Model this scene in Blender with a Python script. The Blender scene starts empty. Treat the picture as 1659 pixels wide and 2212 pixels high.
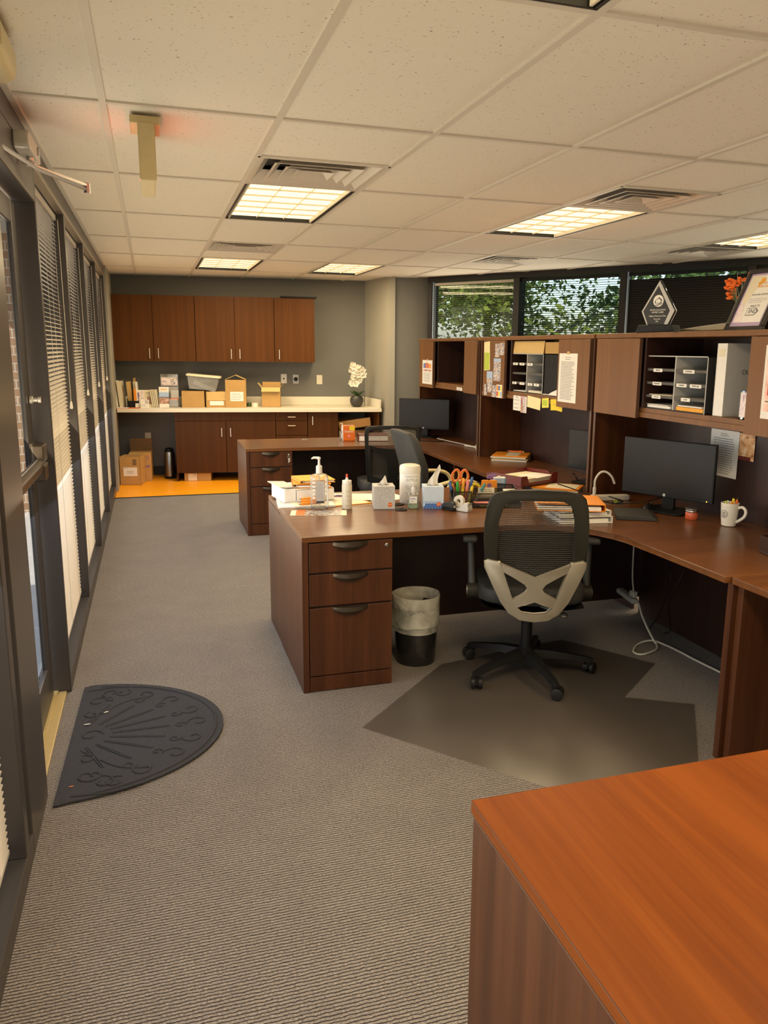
import bpy, bmesh, math, random
from mathutils import Vector, Matrix
random.seed(7)
C = bpy.context.scene.collection
PI = math.pi
R = math.radians

# ------------------------------------------------------------------ materials
MATS = {}
def s2l(r, g, b):
    f = lambda c: (c/255/12.92) if c/255 <= .04045 else ((c/255+.055)/1.055)**2.4
    return (f(r), f(g), f(b))

def base_mat(name):
    m = bpy.data.materials.new(name); m.use_nodes = True
    nt = m.node_tree; b = nt.nodes['Principled BSDF']
    MATS[name] = m
    return m, nt, b

def pm(name, col, rough=.5, metal=0., spec=.5, var=.06, scale=30, bump=0., **kw):
    """plain surface with a little procedural variation"""
    m, nt, b = base_mat(name)
    n, l = nt.nodes, nt.links
    tc = n.new('ShaderNodeTexCoord'); no = n.new('ShaderNodeTexNoise'); no.inputs['Scale'].default_value = scale
    no.inputs['Detail'].default_value = 2
    l.new(tc.outputs['Object'], no.inputs['Vector'])
    mr = n.new('ShaderNodeMapRange'); mr.inputs['To Min'].default_value = 1-var; mr.inputs['To Max'].default_value = 1+var
    l.new(no.outputs['Fac'], mr.inputs['Value'])
    mx = n.new('ShaderNodeVectorMath'); mx.operation = 'SCALE'; mx.inputs[0].default_value = col
    l.new(mr.outputs['Result'], mx.inputs['Scale']); l.new(mx.outputs['Vector'], b.inputs['Base Color'])
    b.inputs['Roughness'].default_value = rough; b.inputs['Metallic'].default_value = metal
    b.inputs['Specular IOR Level'].default_value = spec
    if bump:
        bp = n.new('ShaderNodeBump'); bp.inputs['Strength'].default_value = bump; bp.inputs['Distance'].default_value = .002
        l.new(no.outputs['Fac'], bp.inputs['Height']); l.new(bp.outputs['Normal'], b.inputs['Normal'])
    for k, v in kw.items(): b.inputs[k.replace('_', ' ')].default_value = v
    return m

def wood(name, c1, c2, axis='z', rough=.35, spec=.5, fine=55, coat=0.):
    m, nt, b = base_mat(name)
    n, l = nt.nodes, nt.links
    tc = n.new('ShaderNodeTexCoord'); mp = n.new('ShaderNodeMapping')
    sc = {'x': (1.2, fine, fine), 'y': (fine, 1.2, fine), 'z': (fine, fine, 1.2)}[axis]
    mp.inputs['Scale'].default_value = sc
    l.new(tc.outputs['Object'], mp.inputs['Vector'])
    a = n.new('ShaderNodeTexNoise'); a.inputs['Scale'].default_value = .35; a.inputs['Detail'].default_value = 5; a.inputs['Roughness'].default_value = .62
    l.new(mp.outputs['Vector'], a.inputs['Vector'])
    a2 = n.new('ShaderNodeTexNoise'); a2.inputs['Scale'].default_value = 4; a2.inputs['Detail'].default_value = 2
    l.new(mp.outputs['Vector'], a2.inputs['Vector'])
    ad = n.new('ShaderNodeMath'); ad.operation = 'MULTIPLY_ADD'; ad.inputs[1].default_value = .25
    l.new(a2.outputs['Fac'], ad.inputs[0]); l.new(a.outputs['Fac'], ad.inputs[2])
    cr = n.new('ShaderNodeValToRGB'); e = cr.color_ramp.elements
    e[0].position = .42; e[0].color = (*c1, 1); e[1].position = .78; e[1].color = (*c2, 1)
    l.new(ad.outputs['Value'], cr.inputs['Fac']); l.new(cr.outputs['Color'], b.inputs['Base Color'])
    b.inputs['Roughness'].default_value = rough; b.inputs['Specular IOR Level'].default_value = spec
    if coat: b.inputs['Coat Weight'].default_value = coat; b.inputs['Coat Roughness'].default_value = .15
    return m

def glassy(name, tint=(1, 1, 1), refl=.08, rough=.0, mixcol=None, mixf=0.):
    """thin clear sheet: transparent + a little mirror; mixf adds a milky diffuse share"""
    m, nt, b = base_mat(name); n, l = nt.nodes, nt.links
    t = n.new('ShaderNodeBsdfTransparent'); t.inputs['Color'].default_value = (*tint, 1)
    g = n.new('ShaderNodeBsdfGlossy'); g.inputs['Roughness'].default_value = rough
    fr = n.new('ShaderNodeFresnel'); fr.inputs['IOR'].default_value = 1.45
    mx = n.new('ShaderNodeMixShader'); l.new(t.outputs[0], mx.inputs[1]); l.new(g.outputs[0], mx.inputs[2])
    mu = n.new('ShaderNodeMath'); mu.operation = 'MULTIPLY'; mu.inputs[1].default_value = refl/.04
    mu.use_clamp = True
    l.new(fr.outputs[0], mu.inputs[0]); l.new(mu.outputs[0], mx.inputs[0])
    last = mx
    if mixcol:
        d = n.new('ShaderNodeBsdfDiffuse'); d.inputs['Color'].default_value = (*mixcol, 1)
        nz = n.new('ShaderNodeTexNoise'); nz.inputs['Scale'].default_value = 40
        rr = n.new('ShaderNodeMapRange'); rr.inputs['To Min'].default_value = mixf*.6; rr.inputs['To Max'].default_value = min(1, mixf*1.4)
        l.new(nz.outputs['Fac'], rr.inputs['Value'])
        m2 = n.new('ShaderNodeMixShader'); l.new(rr.outputs[0], m2.inputs[0]); l.new(mx.outputs[0], m2.inputs[1]); l.new(d.outputs[0], m2.inputs[2])
        last = m2
    l.new(last.outputs[0], n['Material Output'].inputs['Surface'])
    n.remove(b)
    return m

def emit(name, col, strength):
    m, nt, b = base_mat(name)
    b.inputs['Base Color'].default_value = (*[min(1, c) for c in col], 1)
    b.inputs['Emission Color'].default_value = (*col, 1); b.inputs['Emission Strength'].default_value = strength
    return m

def photo_mat(name, cols, scale=8, rough=.35):
    """an indistinct colour print: blotches of the given colours"""
    m, nt, b = base_mat(name); n, l = nt.nodes, nt.links
    tc = n.new('ShaderNodeTexCoord'); v = n.new('ShaderNodeTexNoise'); v.inputs['Scale'].default_value = scale; v.inputs['Detail'].default_value = 3
    l.new(tc.outputs['Object'], v.inputs['Vector'])
    cr = n.new('ShaderNodeValToRGB'); cr.color_ramp.interpolation = 'EASE'
    while len(cr.color_ramp.elements) < len(cols): cr.color_ramp.elements.new(.5)
    for i, c in enumerate(cols):
        e = cr.color_ramp.elements[i]; e.position = .28+.44*i/max(1, len(cols)-1); e.color = (*s2l(*c), 1)
    l.new(v.outputs['Fac'], cr.inputs['Fac']); l.new(cr.outputs['Color'], b.inputs['Base Color'])
    b.inputs['Roughness'].default_value = rough
    return m

# ------------------------------------------------------------------ mesh builder
class MB:
    def __init__(s): s.bm = bmesh.new(); s.m = 0
    def _fin(s, verts, mat4):
        if mat4 is not None:
            for v in verts: v.co = mat4 @ v.co
    def box(s, x0, x1, y0, y1, z0, z1, bev=0, seg=2, m=None, mat=None):
        bm = s.bm; n0 = len(bm.verts)
        P = [(x, y, z) for z in (z0, z1) for y in (y0, y1) for x in (x0, x1)]
        vs = [bm.verts.new(p) for p in P]
        F = [(0, 2, 3, 1), (4, 5, 7, 6), (0, 1, 5, 4), (2, 6, 7, 3), (0, 4, 6, 2), (1, 3, 7, 5)]
        fs = [bm.faces.new([vs[i] for i in f]) for f in F]
        for f in fs: f.material_index = s.m if m is None else m
        if bev > 0:
            bev = min(bev, .49*min(abs(x1-x0), abs(y1-y0), abs(z1-z0)))
            es = list({e for f in fs for e in f.edges})
            r = bmesh.ops.bevel(bm, geom=es, offset=bev, segments=seg, affect='EDGES', profile=.5)
            if mat is not None:
                vv = {v for f in r['faces'] for v in f.verts} | {v for f in fs if f.is_valid for v in f.verts}
                s._fin(vv, mat)
        elif mat is not None: s._fin(vs, mat)
        return s
    def quad(s, *pts, m=None):
        f = s.bm.faces.new([s.bm.verts.new(p) for p in pts]); f.material_index = s.m if m is None else m
        return s
    def prism(s, pts, a0, a1, axis='z', bev=0, m=None, mat=None):
        """extrude a 2-D outline along an axis: z:(x,y)  y:(x,z)  x:(y,z)"""
        mk = {'z': lambda p, a: (p[0], p[1], a), 'y': lambda p, a: (p[0], a, p[1]), 'x': lambda p, a: (a, p[0], p[1])}[axis]
        bm = s.bm
        lo = [bm.verts.new(mk(p, a0)) for p in pts]; hi = [bm.verts.new(mk(p, a1)) for p in pts]
        fs = [bm.faces.new(lo), bm.faces.new(hi)]
        k = len(pts)
        for i in range(k): fs.append(bm.faces.new((lo[i], lo[(i+1) % k], hi[(i+1) % k], hi[i])))
        for f in fs: f.material_index = s.m if m is None else m
        if bev > 0:
            es = list(set(fs[0].edges) | set(fs[1].edges))
            r = bmesh.ops.bevel(bm, geom=es, offset=bev, segments=2, affect='EDGES', profile=.5)
            if mat is not None:
                s._fin({v for f in r['faces'] for v in f.verts} | {v for f in fs if f.is_valid for v in f.verts}, mat)
        elif mat is not None: s._fin(lo+hi, mat)
        return s
    def lathe(s, prof, seg=24, c=(0, 0, 0), mat=None, m=None, cap=True, sx=1, sy=1):
        bm = s.bm; rings = []
        for r, z in prof:
            rings.append([bm.verts.new((c[0]+sx*r*math.cos(2*PI*i/seg), c[1]+sy*r*math.sin(2*PI*i/seg), c[2]+z)) for i in range(seg)])
        fs = []
        for a, b in zip(rings, rings[1:]):
            for i in range(seg): fs.append(bm.faces.new((a[i], a[(i+1) % seg], b[(i+1) % seg], b[i])))
        if cap:
            fs.append(bm.faces.new(rings[0][::-1])); fs.append(bm.faces.new(rings[-1]))
        for f in fs: f.material_index = s.m if m is None else m
        if mat is not None: s._fin([v for r in rings for v in r], mat)
        return s
    def cyl(s, p, q, r, r2=None, seg=16, m=None):
        return s.tube([p, q], r, seg, m, r2)
    def tube(s, pts, r, seg=8, m=None, r2=None, cap=True, closed=False):
        bm = s.bm; pts = [Vector(p) for p in pts]; k = len(pts); rings = []
        up = Vector((0, 0, 1)); prev = None
        for i, p in enumerate(pts):
            if closed: t = (pts[(i+1) % k]-pts[i-1])
            else: t = (pts[min(i+1, k-1)]-pts[max(i-1, 0)])
            t.normalize()
            if prev is None:
                a = t.cross(up)
                if a.length < .05: a = t.cross(Vector((1, 0, 0)))
            else: a = prev-t*prev.dot(t)
            a.normalize(); prev = a; b = t.cross(a)
            rr = r[i] if isinstance(r, (list, tuple)) else (r if r2 is None else r+(r2-r)*i/max(1, k-1))
            rings.append([bm.verts.new(p+rr*(math.cos(2*PI*j/seg)*a+math.sin(2*PI*j/seg)*b)) for j in range(seg)])
        fs = []
        prs = list(zip(rings, rings[1:]))
        if closed: prs.append((rings[-1], rings[0]))
        for a, b in prs:
            for j in range(seg): fs.append(bm.faces.new((a[j], a[(j+1) % seg], b[(j+1) % seg], b[j])))
        if cap and not closed:
            fs.append(bm.faces.new(rings[0][::-1])); fs.append(bm.faces.new(rings[-1]))
        for f in fs: f.material_index = s.m if m is None else m
        return s
    def sphere(s, c, r, seg=12, rings=8, sc=(1, 1, 1), m=None):
        prof = []
        for i in range(rings+1):
            a = -PI/2+PI*i/rings; prof.append((max(1e-4, r*math.cos(a)), r*math.sin(a)*sc[2]))
        return s.lathe(prof, seg, c, m=m, sx=sc[0], sy=sc[1])
    def grid(s, nu, nv, fn, m=None, thick=0):
        bm = s.bm
        V = [[bm.verts.new(fn(i/nu, j/nv)) for j in range(nv+1)] for i in range(nu+1)]
        fs = [bm.faces.new((V[i][j], V[i+1][j], V[i+1][j+1], V[i][j+1])) for i in range(nu) for j in range(nv)]
        for f in fs: f.material_index = s.m if m is None else m
        if thick: bmesh.ops.solidify(bm, geom=fs, thickness=thick)
        return s
    def build(s, name, mats, parent=None, smooth=False, loc=None, rot=None, norm=True):
        if norm: bmesh.ops.recalc_face_normals(s.bm, faces=s.bm.faces)
        me = bpy.data.meshes.new(name); s.bm.to_mesh(me); s.bm.free()
        for mm in (mats if isinstance(mats, (list, tuple)) else [mats]): me.materials.append(MATS[mm])
        if smooth:
            for p in me.polygons: p.use_smooth = True
            try: me.set_sharp_from_angle(angle=R(38))
            except Exception: pass
        o = bpy.data.objects.new(name, me); C.objects.link(o)
        if parent: o.parent = parent
        if loc: o.location = loc
        if rot: o.rotation_euler = rot
        return o

def tag(o, label, cat, group=None):
    o['label'] = label; o['category'] = cat
    if group: o['group'] = group
    return o
def thing(name, label, cat, loc=(0, 0, 0), rz=0, group=None, rot=None):
    o = bpy.data.objects.new(name, None); C.objects.link(o); o.empty_display_size = .1
    o.location = loc; o.rotation_euler = rot if rot else (0, 0, rz)
    return tag(o, label, cat, group)
def struct(o): o['kind'] = 'structure'; return o
def dup(root, loc, rz, label=None, group=None):
    r = root.copy(); C.objects.link(r); r.location = loc; r.rotation_euler = (0, 0, rz)
    if label: r['label'] = label
    if group: r['group'] = group
    for ch in list(root.children):
        c = ch.copy(); C.objects.link(c); c.parent = r
        for g in list(ch.children):
            d = g.copy(); C.objects.link(d); d.parent = c
    return r
def text(name, body, size, loc, mat, parent, rot=(PI/2, 0, 0), align='CENTER', ext=.0003, sx=1.):
    cu = bpy.data.curves.new(name, 'FONT'); cu.body = body; cu.size = size; cu.align_x = align; cu.align_y = 'CENTER'; cu.extrude = ext
    cu.materials.append(MATS[mat])
    tmp = bpy.data.objects.new(name, cu); C.objects.link(tmp)
    me = bpy.data.meshes.new_from_object(tmp.evaluated_get(bpy.context.evaluated_depsgraph_get()))
    bpy.data.objects.remove(tmp); bpy.data.curves.remove(cu)
    if not me.materials: me.materials.append(MATS[mat])
    o = bpy.data.objects.new(name, me); C.objects.link(o); o.parent = parent; o.location = loc; o.rotation_euler = rot; o.scale = (sx, 1, 1)
    return o
def lines(mb, x0, x1, z0, z1, n, y, h=.0022, rag=.25, m=None, flat=False):
    """rows of small printed strokes on a sheet facing -y (or lying flat when flat=True)"""
    for i in range(n):
        z = z1-(z1-z0)*(i+.5)/n
        xe = x1-(x1-x0)*rag*random.random(); x = x0
        while x < xe:
            w = min(xe-x, random.uniform(.006, .02))
            if flat: mb.quad((x, z-h/2, y), (x+w, z-h/2, y), (x+w, z+h/2, y), (x, z+h/2, y), m=m)
            else: mb.quad((x, y, z-h/2), (x+w, y, z-h/2), (x+w, y, z+h/2), (x, y, z+h/2), m=m)
            x += w+.0035
    return mb
def arc(cx, cy, r, a0, a1, n):
    return [(cx+r*math.cos(R(a0+(a1-a0)*i/n)), cy+r*math.sin(R(a0+(a1-a0)*i/n))) for i in range(n+1)]
def rrect(x0, x1, y0, y1, r, n=4):
    return arc(x1-r, y1-r, r, 0, 90, n)+arc(x0+r, y1-r, r, 90, 180, n)+arc(x0+r, y0+r, r, 180, 270, n)+arc(x1-r, y0+r, r, 270, 360, n)
def Ry(a, p=(0, 0, 0)): return Matrix.Translation(p) @ Matrix.Rotation(a, 4, 'Y') @ Matrix.Translation([-c for c in p])
def Rx(a, p=(0, 0, 0)): return Matrix.Translation(p) @ Matrix.Rotation(a, 4, 'X') @ Matrix.Translation([-c for c in p])
def Rz(a, p=(0, 0, 0)): return Matrix.Translation(p) @ Matrix.Rotation(a, 4, 'Z') @ Matrix.Translation([-c for c in p])
def spline(pts, n=8):
    """Catmull-Rom through the points"""
    P = [Vector(p) for p in pts]; P = [P[0]*2-P[1]]+P+[P[-1]*2-P[-2]]; out = []
    for i in range(1, len(P)-2):
        for k in range(n):
            t = k/n; a, b, c, d = P[i-1:i+3]
            out.append(.5*((2*b)+(c-a)*t+(2*a-5*b+4*c-d)*t*t+(3*b-a-3*c+d)*t**3))
    out.append(P[-2]); return out
# ------------------------------------------------------------------ material set
wood('espresso_v', (.040, .012, .0040), (.088, .028, .009), 'z', .38, spec=.35)
wood('espresso_x', (.105, .036, .010), (.160, .058, .015), 'x', .30, spec=.4, coat=.1)
wood('espresso_y', (.070, .025, .010), (.110, .040, .015), 'y', .28, coat=.15)
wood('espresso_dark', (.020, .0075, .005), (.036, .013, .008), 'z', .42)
wood('hutch_front', (.155, .063, .018), (.205, .088, .026), 'z', .40, spec=.35)
wood('cherry_top', (.110, .025, .0030), (.190, .048, .0055), 'y', .45, spec=.10, fine=30)  # espresso wood again, with strong lamp light put into the colour
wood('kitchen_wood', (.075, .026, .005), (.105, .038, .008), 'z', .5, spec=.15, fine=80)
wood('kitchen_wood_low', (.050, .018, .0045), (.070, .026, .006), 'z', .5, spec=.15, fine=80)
pm('edge_band', (.11, .055, .032), .35)
pm('dark_inside', (.012, .008, .006), .7)
pm('handle_bronze', (.085, .065, .045), .38, metal=.7)
pm('chrome', (.78, .74, .66), .35, metal=.55)
pm('steel', (.42, .40, .37), .32, metal=1)
pm('bronze_frame', (.055, .046, .040), .36, metal=.2)
pm('bronze_face', (.075, .062, .052), .34, metal=.3)
pm('bronze_dark', (.016, .013, .011), .42, spec=.3)  # backlit copy of bronze_frame, shade put into the colour; also the dark certificate moulding
pm('bronze_light', (.30, .26, .20), .35, metal=.5)
pm('silver_paint', (.62, .58, .50), .36, metal=.35)
pm('beige_paint', (.62, .51, .27), .5)
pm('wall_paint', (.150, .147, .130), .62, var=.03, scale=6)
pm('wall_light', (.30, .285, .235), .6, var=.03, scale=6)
pm('white_wall', (.55, .52, .46), .7, var=.03)
pm('laminate', (.72, .67, .54), .4, var=.03)
pm('grid_paint', (.66, .62, .53), .5, var=.02)
pm('vent_paint', (.66, .62, .54), .38, metal=.15)
pm('duct_dark', (.03, .026, .022), .7)
pm('black_trim', (.012, .011, .010), .45)
pm('black_plastic', (.010, .0095, .009), .42, spec=.22)
pm('black_soft', (.017, .016, .014), .7)
pm('charcoal', (.030, .029, .026), .6, bump=.3, scale=200)
pm('chair_grey', (.020, .0175, .012), .55, spec=.2)
pm('chair_silver', (.30, .265, .20), .36, metal=.5)
pm('screen', (.020, .018, .016), .30, spec=.18)
pm('white_plastic', (.78, .75, .68), .35)
pm('cream_plastic', (.70, .64, .50), .45)
pm('cord_white', (.62, .58, .48), .5)
pm('cord_grey', (.20, .20, .19), .5)
pm('paper', (.80, .77, .70), .7, var=.02)
pm('paper_cream', (.74, .66, .48), .7, var=.02)
pm('paper_grey', (.45, .43, .40), .7)
pm('ink', (.05, .045, .045), .7)
pm('ink_soft', (.24, .22, .21), .7)
pm('kraft', (.46, .27, .085), .75, var=.10, scale=12)
pm('kraft_light', (.60, .40, .15), .75, var=.08, scale=12)
pm('kraft_dark', (.20, .12, .05), .8, var=.1, scale=12)
pm('manila', (.60, .42, .15), .65)
pm('orange', (.80, .27, .012), .5)
pm('orange_deep', (.72, .15, .01), .5)
pm('amber_vinyl', (.86, .33, .006), .38, var=.03, scale=4)
pm('amber_card', (.80, .36, .02), .5)
pm('red', (.60, .06, .03), .45)
pm('burgundy', (.15, .022, .016), .3)
pm('pink', (.75, .25, .22), .5)
pm('purple', (.22, .11, .27), .5)
pm('lilac', (.45, .33, .50), .6)
pm('yellow', (.80, .58, .02), .5)
pm('note_yellow', (.80, .70, .10), .65)
pm('note_pale', (.78, .70, .38), .65)
pm('lime', (.45, .55, .05), .55)
pm('green', (.03, .33, .04), .45)
pm('teal', (.06, .25, .25), .5)
pm('blue', (.06, .15, .42), .5)
pm('sky_blue', (.38, .50, .68), .5)
pm('light_blue', (.55, .65, .75), .5)
pm('grey', (.25, .245, .23), .5)
pm('light_grey', (.50, .49, .46), .5)
pm('sorter_lip', (.085, .08, .07), .6)
pm('sorter_card', (.34, .33, .29), .6)
pm('sorter_black', (.020, .019, .018), .6)
pm('ceramic', (.78, .73, .62), .25)
pm('jar_fill', (.62, .12, .045), .3)
pm('leaf', (.045, .10, .030), .4, var=.3, scale=20)
pm('petal', (.85, .80, .68), .6)
pm('pot', (.040, .038, .034), .4)
pm('stem', (.28, .22, .08), .6)
pm('tissue', (.88, .86, .80), .8)
pm('flower_orange', (.80, .16, .01), .6)
pm('label_cream', (.78, .70, .50), .7)
pm('thermos', (.30, .28, .26), .28, metal=1)
pm('fabric_dark', (.042, .040, .042), .95, bump=.9, scale=260, var=.55, spec=.15)
pm('wood_thresh', (.42, .30, .11), .5)
photo_mat('photo_people', [(34, 30, 40), (120, 96, 92), (235, 215, 196), (84, 96, 130), (250, 240, 228), (60, 40, 36)], 34)
photo_mat('photo_hands', [(70, 48, 40), (176, 128, 98), (226, 196, 170)], 30)
photo_mat('photo_tulip', [(244, 224, 208), (232, 190, 172), (190, 60, 60)], 14)
photo_mat('photo_warm', [(120, 60, 20), (226, 170, 110), (250, 226, 190)], 30)
photo_mat('photo_pale', [(190, 168, 176), (232, 218, 214), (160, 130, 150)], 25)
photo_mat('photo_mag', [(150, 60, 40), (90, 76, 70), (200, 190, 180), (70, 64, 64)], 38)
photo_mat('rainbow', [(60, 70, 160), (150, 60, 130), (210, 80, 40), (235, 170, 40), (90, 140, 70)], 22)

# see-through things
glassy('window_glass', (.93, .96, .95), .02)
glassy('door_glass', (.80, .83, .85), .008)
glassy('clear_plastic', (.93, .92, .88), .10, .05, (.80, .74, .62), .10)
def bag():
    m, nt, b = base_mat('bag_plastic'); n, l = nt.nodes, nt.links
    b.inputs['Base Color'].default_value = (.72, .68, .55, 1); b.inputs['Roughness'].default_value = .22
    tc = n.new('ShaderNodeTexCoord'); v = n.new('ShaderNodeTexNoise'); v.inputs['Scale'].default_value = 9; v.inputs['Detail'].default_value = 2; v.inputs['Distortion'].default_value = .8
    l.new(tc.outputs['Object'], v.inputs['Vector'])
    bp = n.new('ShaderNodeBump'); bp.inputs['Strength'].default_value = .9; bp.inputs['Distance'].default_value = .02; l.new(v.outputs['Fac'], bp.inputs['Height']); l.new(bp.outputs['Normal'], b.inputs['Normal'])
    mr = n.new('ShaderNodeMapRange'); mr.inputs['From Min'].default_value = .35; mr.inputs['From Max'].default_value = .65; mr.inputs['To Min'].default_value = .30; mr.inputs['To Max'].default_value = .62; l.new(v.outputs['Fac'], mr.inputs['Value']); l.new(mr.outputs[0], b.inputs['Alpha'])
bag()
glassy('mat_plastic', (.97, .96, .95), .02, .3, (.17, .14, .11), .05)
glassy('tub_plastic', (.85, .84, .80), .10, .1, (.62, .60, .55), .30)
glassy('acrylic', (.90, .92, .90), .05, .02)
glassy('gel', (.80, .95, .80), .1, .05, (.55, .80, .50), .18)
glassy('bin_smoke', (.22, .20, .17), .10, .15, (.035, .032, .026), .45)

# chair mesh: a fine weave with open holes
def mesh_fabric(name, col, scale, gap):
    m, nt, b = base_mat(name); n, l = nt.nodes, nt.links
    b.inputs['Base Color'].default_value = (*col, 1); b.inputs['Roughness'].default_value = .7
    tc = n.new('ShaderNodeTexCoord'); mp = n.new('ShaderNodeMapping'); mp.inputs['Scale'].default_value = (scale, scale, scale*.62)
    l.new(tc.outputs['Object'], mp.inputs['Vector'])
    ck = n.new('ShaderNodeTexVoronoi'); ck.inputs['Scale'].default_value = 1; ck.inputs['Randomness'].default_value = .0
    ck.voronoi_dimensions = '2D'
    sp = n.new('ShaderNodeSeparateXYZ'); cb = n.new('ShaderNodeCombineXYZ')
    l.new(mp.outputs['Vector'], sp.inputs[0]); l.new(sp.outputs['X'], cb.inputs['X']); l.new(sp.outputs['Z'], cb.inputs['Y'])
    l.new(cb.outputs[0], ck.inputs['Vector'])
    lt = n.new('ShaderNodeMath'); lt.operation = 'LESS_THAN'; lt.inputs[1].default_value = gap
    l.new(ck.outputs['Distance'], lt.inputs[0])
    t = n.new('ShaderNodeBsdfTransparent'); mx = n.new('ShaderNodeMixShader')
    l.new(lt.outputs[0], mx.inputs[0]); l.new(b.outputs[0], mx.inputs[1]); l.new(t.outputs[0], mx.inputs[2])
    l.new(mx.outputs[0], n['Material Output'].inputs['Surface'])
mesh_fabric('chair_mesh', (.035, .032, .025), 165, .40)
mesh_fabric('organizer_mesh', (.02, .019, .016), 420, .36)

# carpet: low loops in rows
def carpet():
    m, nt, b = base_mat('carpet'); n, l = nt.nodes, nt.links
    def math_(op, a, b_=None, c=None, clamp=False):
        k = n.new('ShaderNodeMath'); k.operation = op; k.use_clamp = clamp
        for i, v in enumerate((a, b_, c)):
            if v is None: continue
            if hasattr(v, 'links') or hasattr(v, 'is_linked'): l.new(v, k.inputs[i])
            else: k.inputs[i].default_value = v
        return k.outputs[0]
    tc = n.new('ShaderNodeTexCoord'); sp = n.new('ShaderNodeSeparateXYZ'); l.new(tc.outputs['Object'], sp.inputs[0])
    def noise(sc, scale, detail=2):
        mp = n.new('ShaderNodeMapping'); mp.inputs['Scale'].default_value = sc; l.new(tc.outputs['Object'], mp.inputs['Vector'])
        k = n.new('ShaderNodeTexNoise'); k.inputs['Scale'].default_value = scale; k.inputs['Detail'].default_value = detail; l.new(mp.outputs[0], k.inputs['Vector']); return k.outputs['Fac']
    wob = noise((1, 1, 1), 45)
    y = math_('MULTIPLY_ADD', wob, .0075, sp.outputs['Y'])
    fr = math_('FRACT', math_('DIVIDE', y, .0112))
    tri = math_('ABSOLUTE', math_('SUBTRACT', fr, .5))            # 0 at the crest, .5 in the groove
    row = math_('MULTIPLY_ADD', tri, -5.5, 2.55, clamp=True)
    tuft = noise((1, 2.2, 1), 150, 3)
    big = noise((1, 1, 1), 5)
    h = math_('MULTIPLY', row, math_('MULTIPLY_ADD', tuft, 1.1, .25))
    cr = n.new('ShaderNodeValToRGB'); e = cr.color_ramp.elements
    e[0].position = .08; e[0].color = (.014, .011, .0095, 1); e[1].position = .98; e[1].color = (.285, .237, .188, 1)
    k = cr.color_ramp.elements.new(.62); k.color = (.096, .078, .061, 1)
    l.new(h, cr.inputs['Fac'])
    sc_ = n.new('ShaderNodeVectorMath'); sc_.operation = 'SCALE'; l.new(cr.outputs[0], sc_.inputs[0]); l.new(math_('MULTIPLY_ADD', big, .35, .98), sc_.inputs['Scale'])
    l.new(sc_.outputs[0], b.inputs['Base Color'])
    b.inputs['Roughness'].default_value = .85; b.inputs['Specular IOR Level'].default_value = .2; b.inputs['Sheen Weight'].default_value = .12
    bp = n.new('ShaderNodeBump'); bp.inputs['Strength'].default_value = .5; bp.inputs['Distance'].default_value = .004
    l.new(h, bp.inputs['Height']); l.new(bp.outputs['Normal'], b.inputs['Normal'])
carpet()

def ceiling_tile():
    m, nt, b = base_mat('ceiling_tile'); n, l = nt.nodes, nt.links
    tc = n.new('ShaderNodeTexCoord')
    a = n.new('ShaderNodeTexNoise'); a.inputs['Scale'].default_value = 95; a.inputs['Detail'].default_value = 2; a.inputs['Roughness'].default_value = .6
    l.new(tc.outputs['Object'], a.inputs['Vector'])
    cr = n.new('ShaderNodeValToRGB'); e = cr.color_ramp.elements
    e[0].position = .27; e[0].color = (.25, .225, .17, 1); e[1].position = .33; e[1].color = (.80, .765, .665, 1)
    l.new(a.outputs['Fac'], cr.inputs['Fac']); l.new(cr.outputs['Color'], b.inputs['Base Color'])
    b.inputs['Roughness'].default_value = .9
    bp = n.new('ShaderNodeBump'); bp.inputs['Strength'].default_value = .25; bp.inputs['Distance'].default_value = .003
    l.new(a.outputs['Fac'], bp.inputs['Height']); l.new(bp.outputs['Normal'], b.inputs['Normal'])
ceiling_tile()

def brick_mat():
    m, nt, b = base_mat('brick'); n, l = nt.nodes, nt.links
    tc = n.new('ShaderNodeTexCoord'); mp = n.new('ShaderNodeMapping'); mp.inputs['Rotation'].default_value = (PI/2, 0, 0)
    l.new(tc.outputs['Object'], mp.inputs['Vector'])
    br = n.new('ShaderNodeTexBrick'); br.inputs['Scale'].default_value = 1
    br.inputs['Brick Width'].default_value = .22; br.inputs['Row Height'].default_value = .078; br.inputs['Mortar Size'].default_value = .006
    br.inputs['Color1'].default_value = (.44, .27, .15, 1); br.inputs['Color2'].default_value = (.36, .21, .12, 1); br.inputs['Mortar'].default_value = (.62, .54, .44, 1)
    l.new(mp.outputs['Vector'], br.inputs['Vector']); l.new(br.outputs['Color'], b.inputs['Base Color']); b.inputs['Roughness'].default_value = .9
brick_mat()
def pavers():
    m, nt, b = base_mat('pavers'); n, l = nt.nodes, nt.links
    tc = n.new('ShaderNodeTexCoord'); br = n.new('ShaderNodeTexBrick'); br.inputs['Scale'].default_value = 1; br.offset = 0
    br.inputs['Brick Width'].default_value = .6; br.inputs['Row Height'].default_value = .6; br.inputs['Mortar Size'].default_value = .008
    br.inputs['Color1'].default_value = (.50, .49, .47, 1); br.inputs['Color2'].default_value = (.45, .44, .43, 1); br.inputs['Mortar'].default_value = (.62, .61, .58, 1)
    l.new(tc.outputs['Object'], br.inputs['Vector']); l.new(br.outputs['Color'], b.inputs['Base Color']); b.inputs['Roughness'].default_value = .9
pavers()
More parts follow.
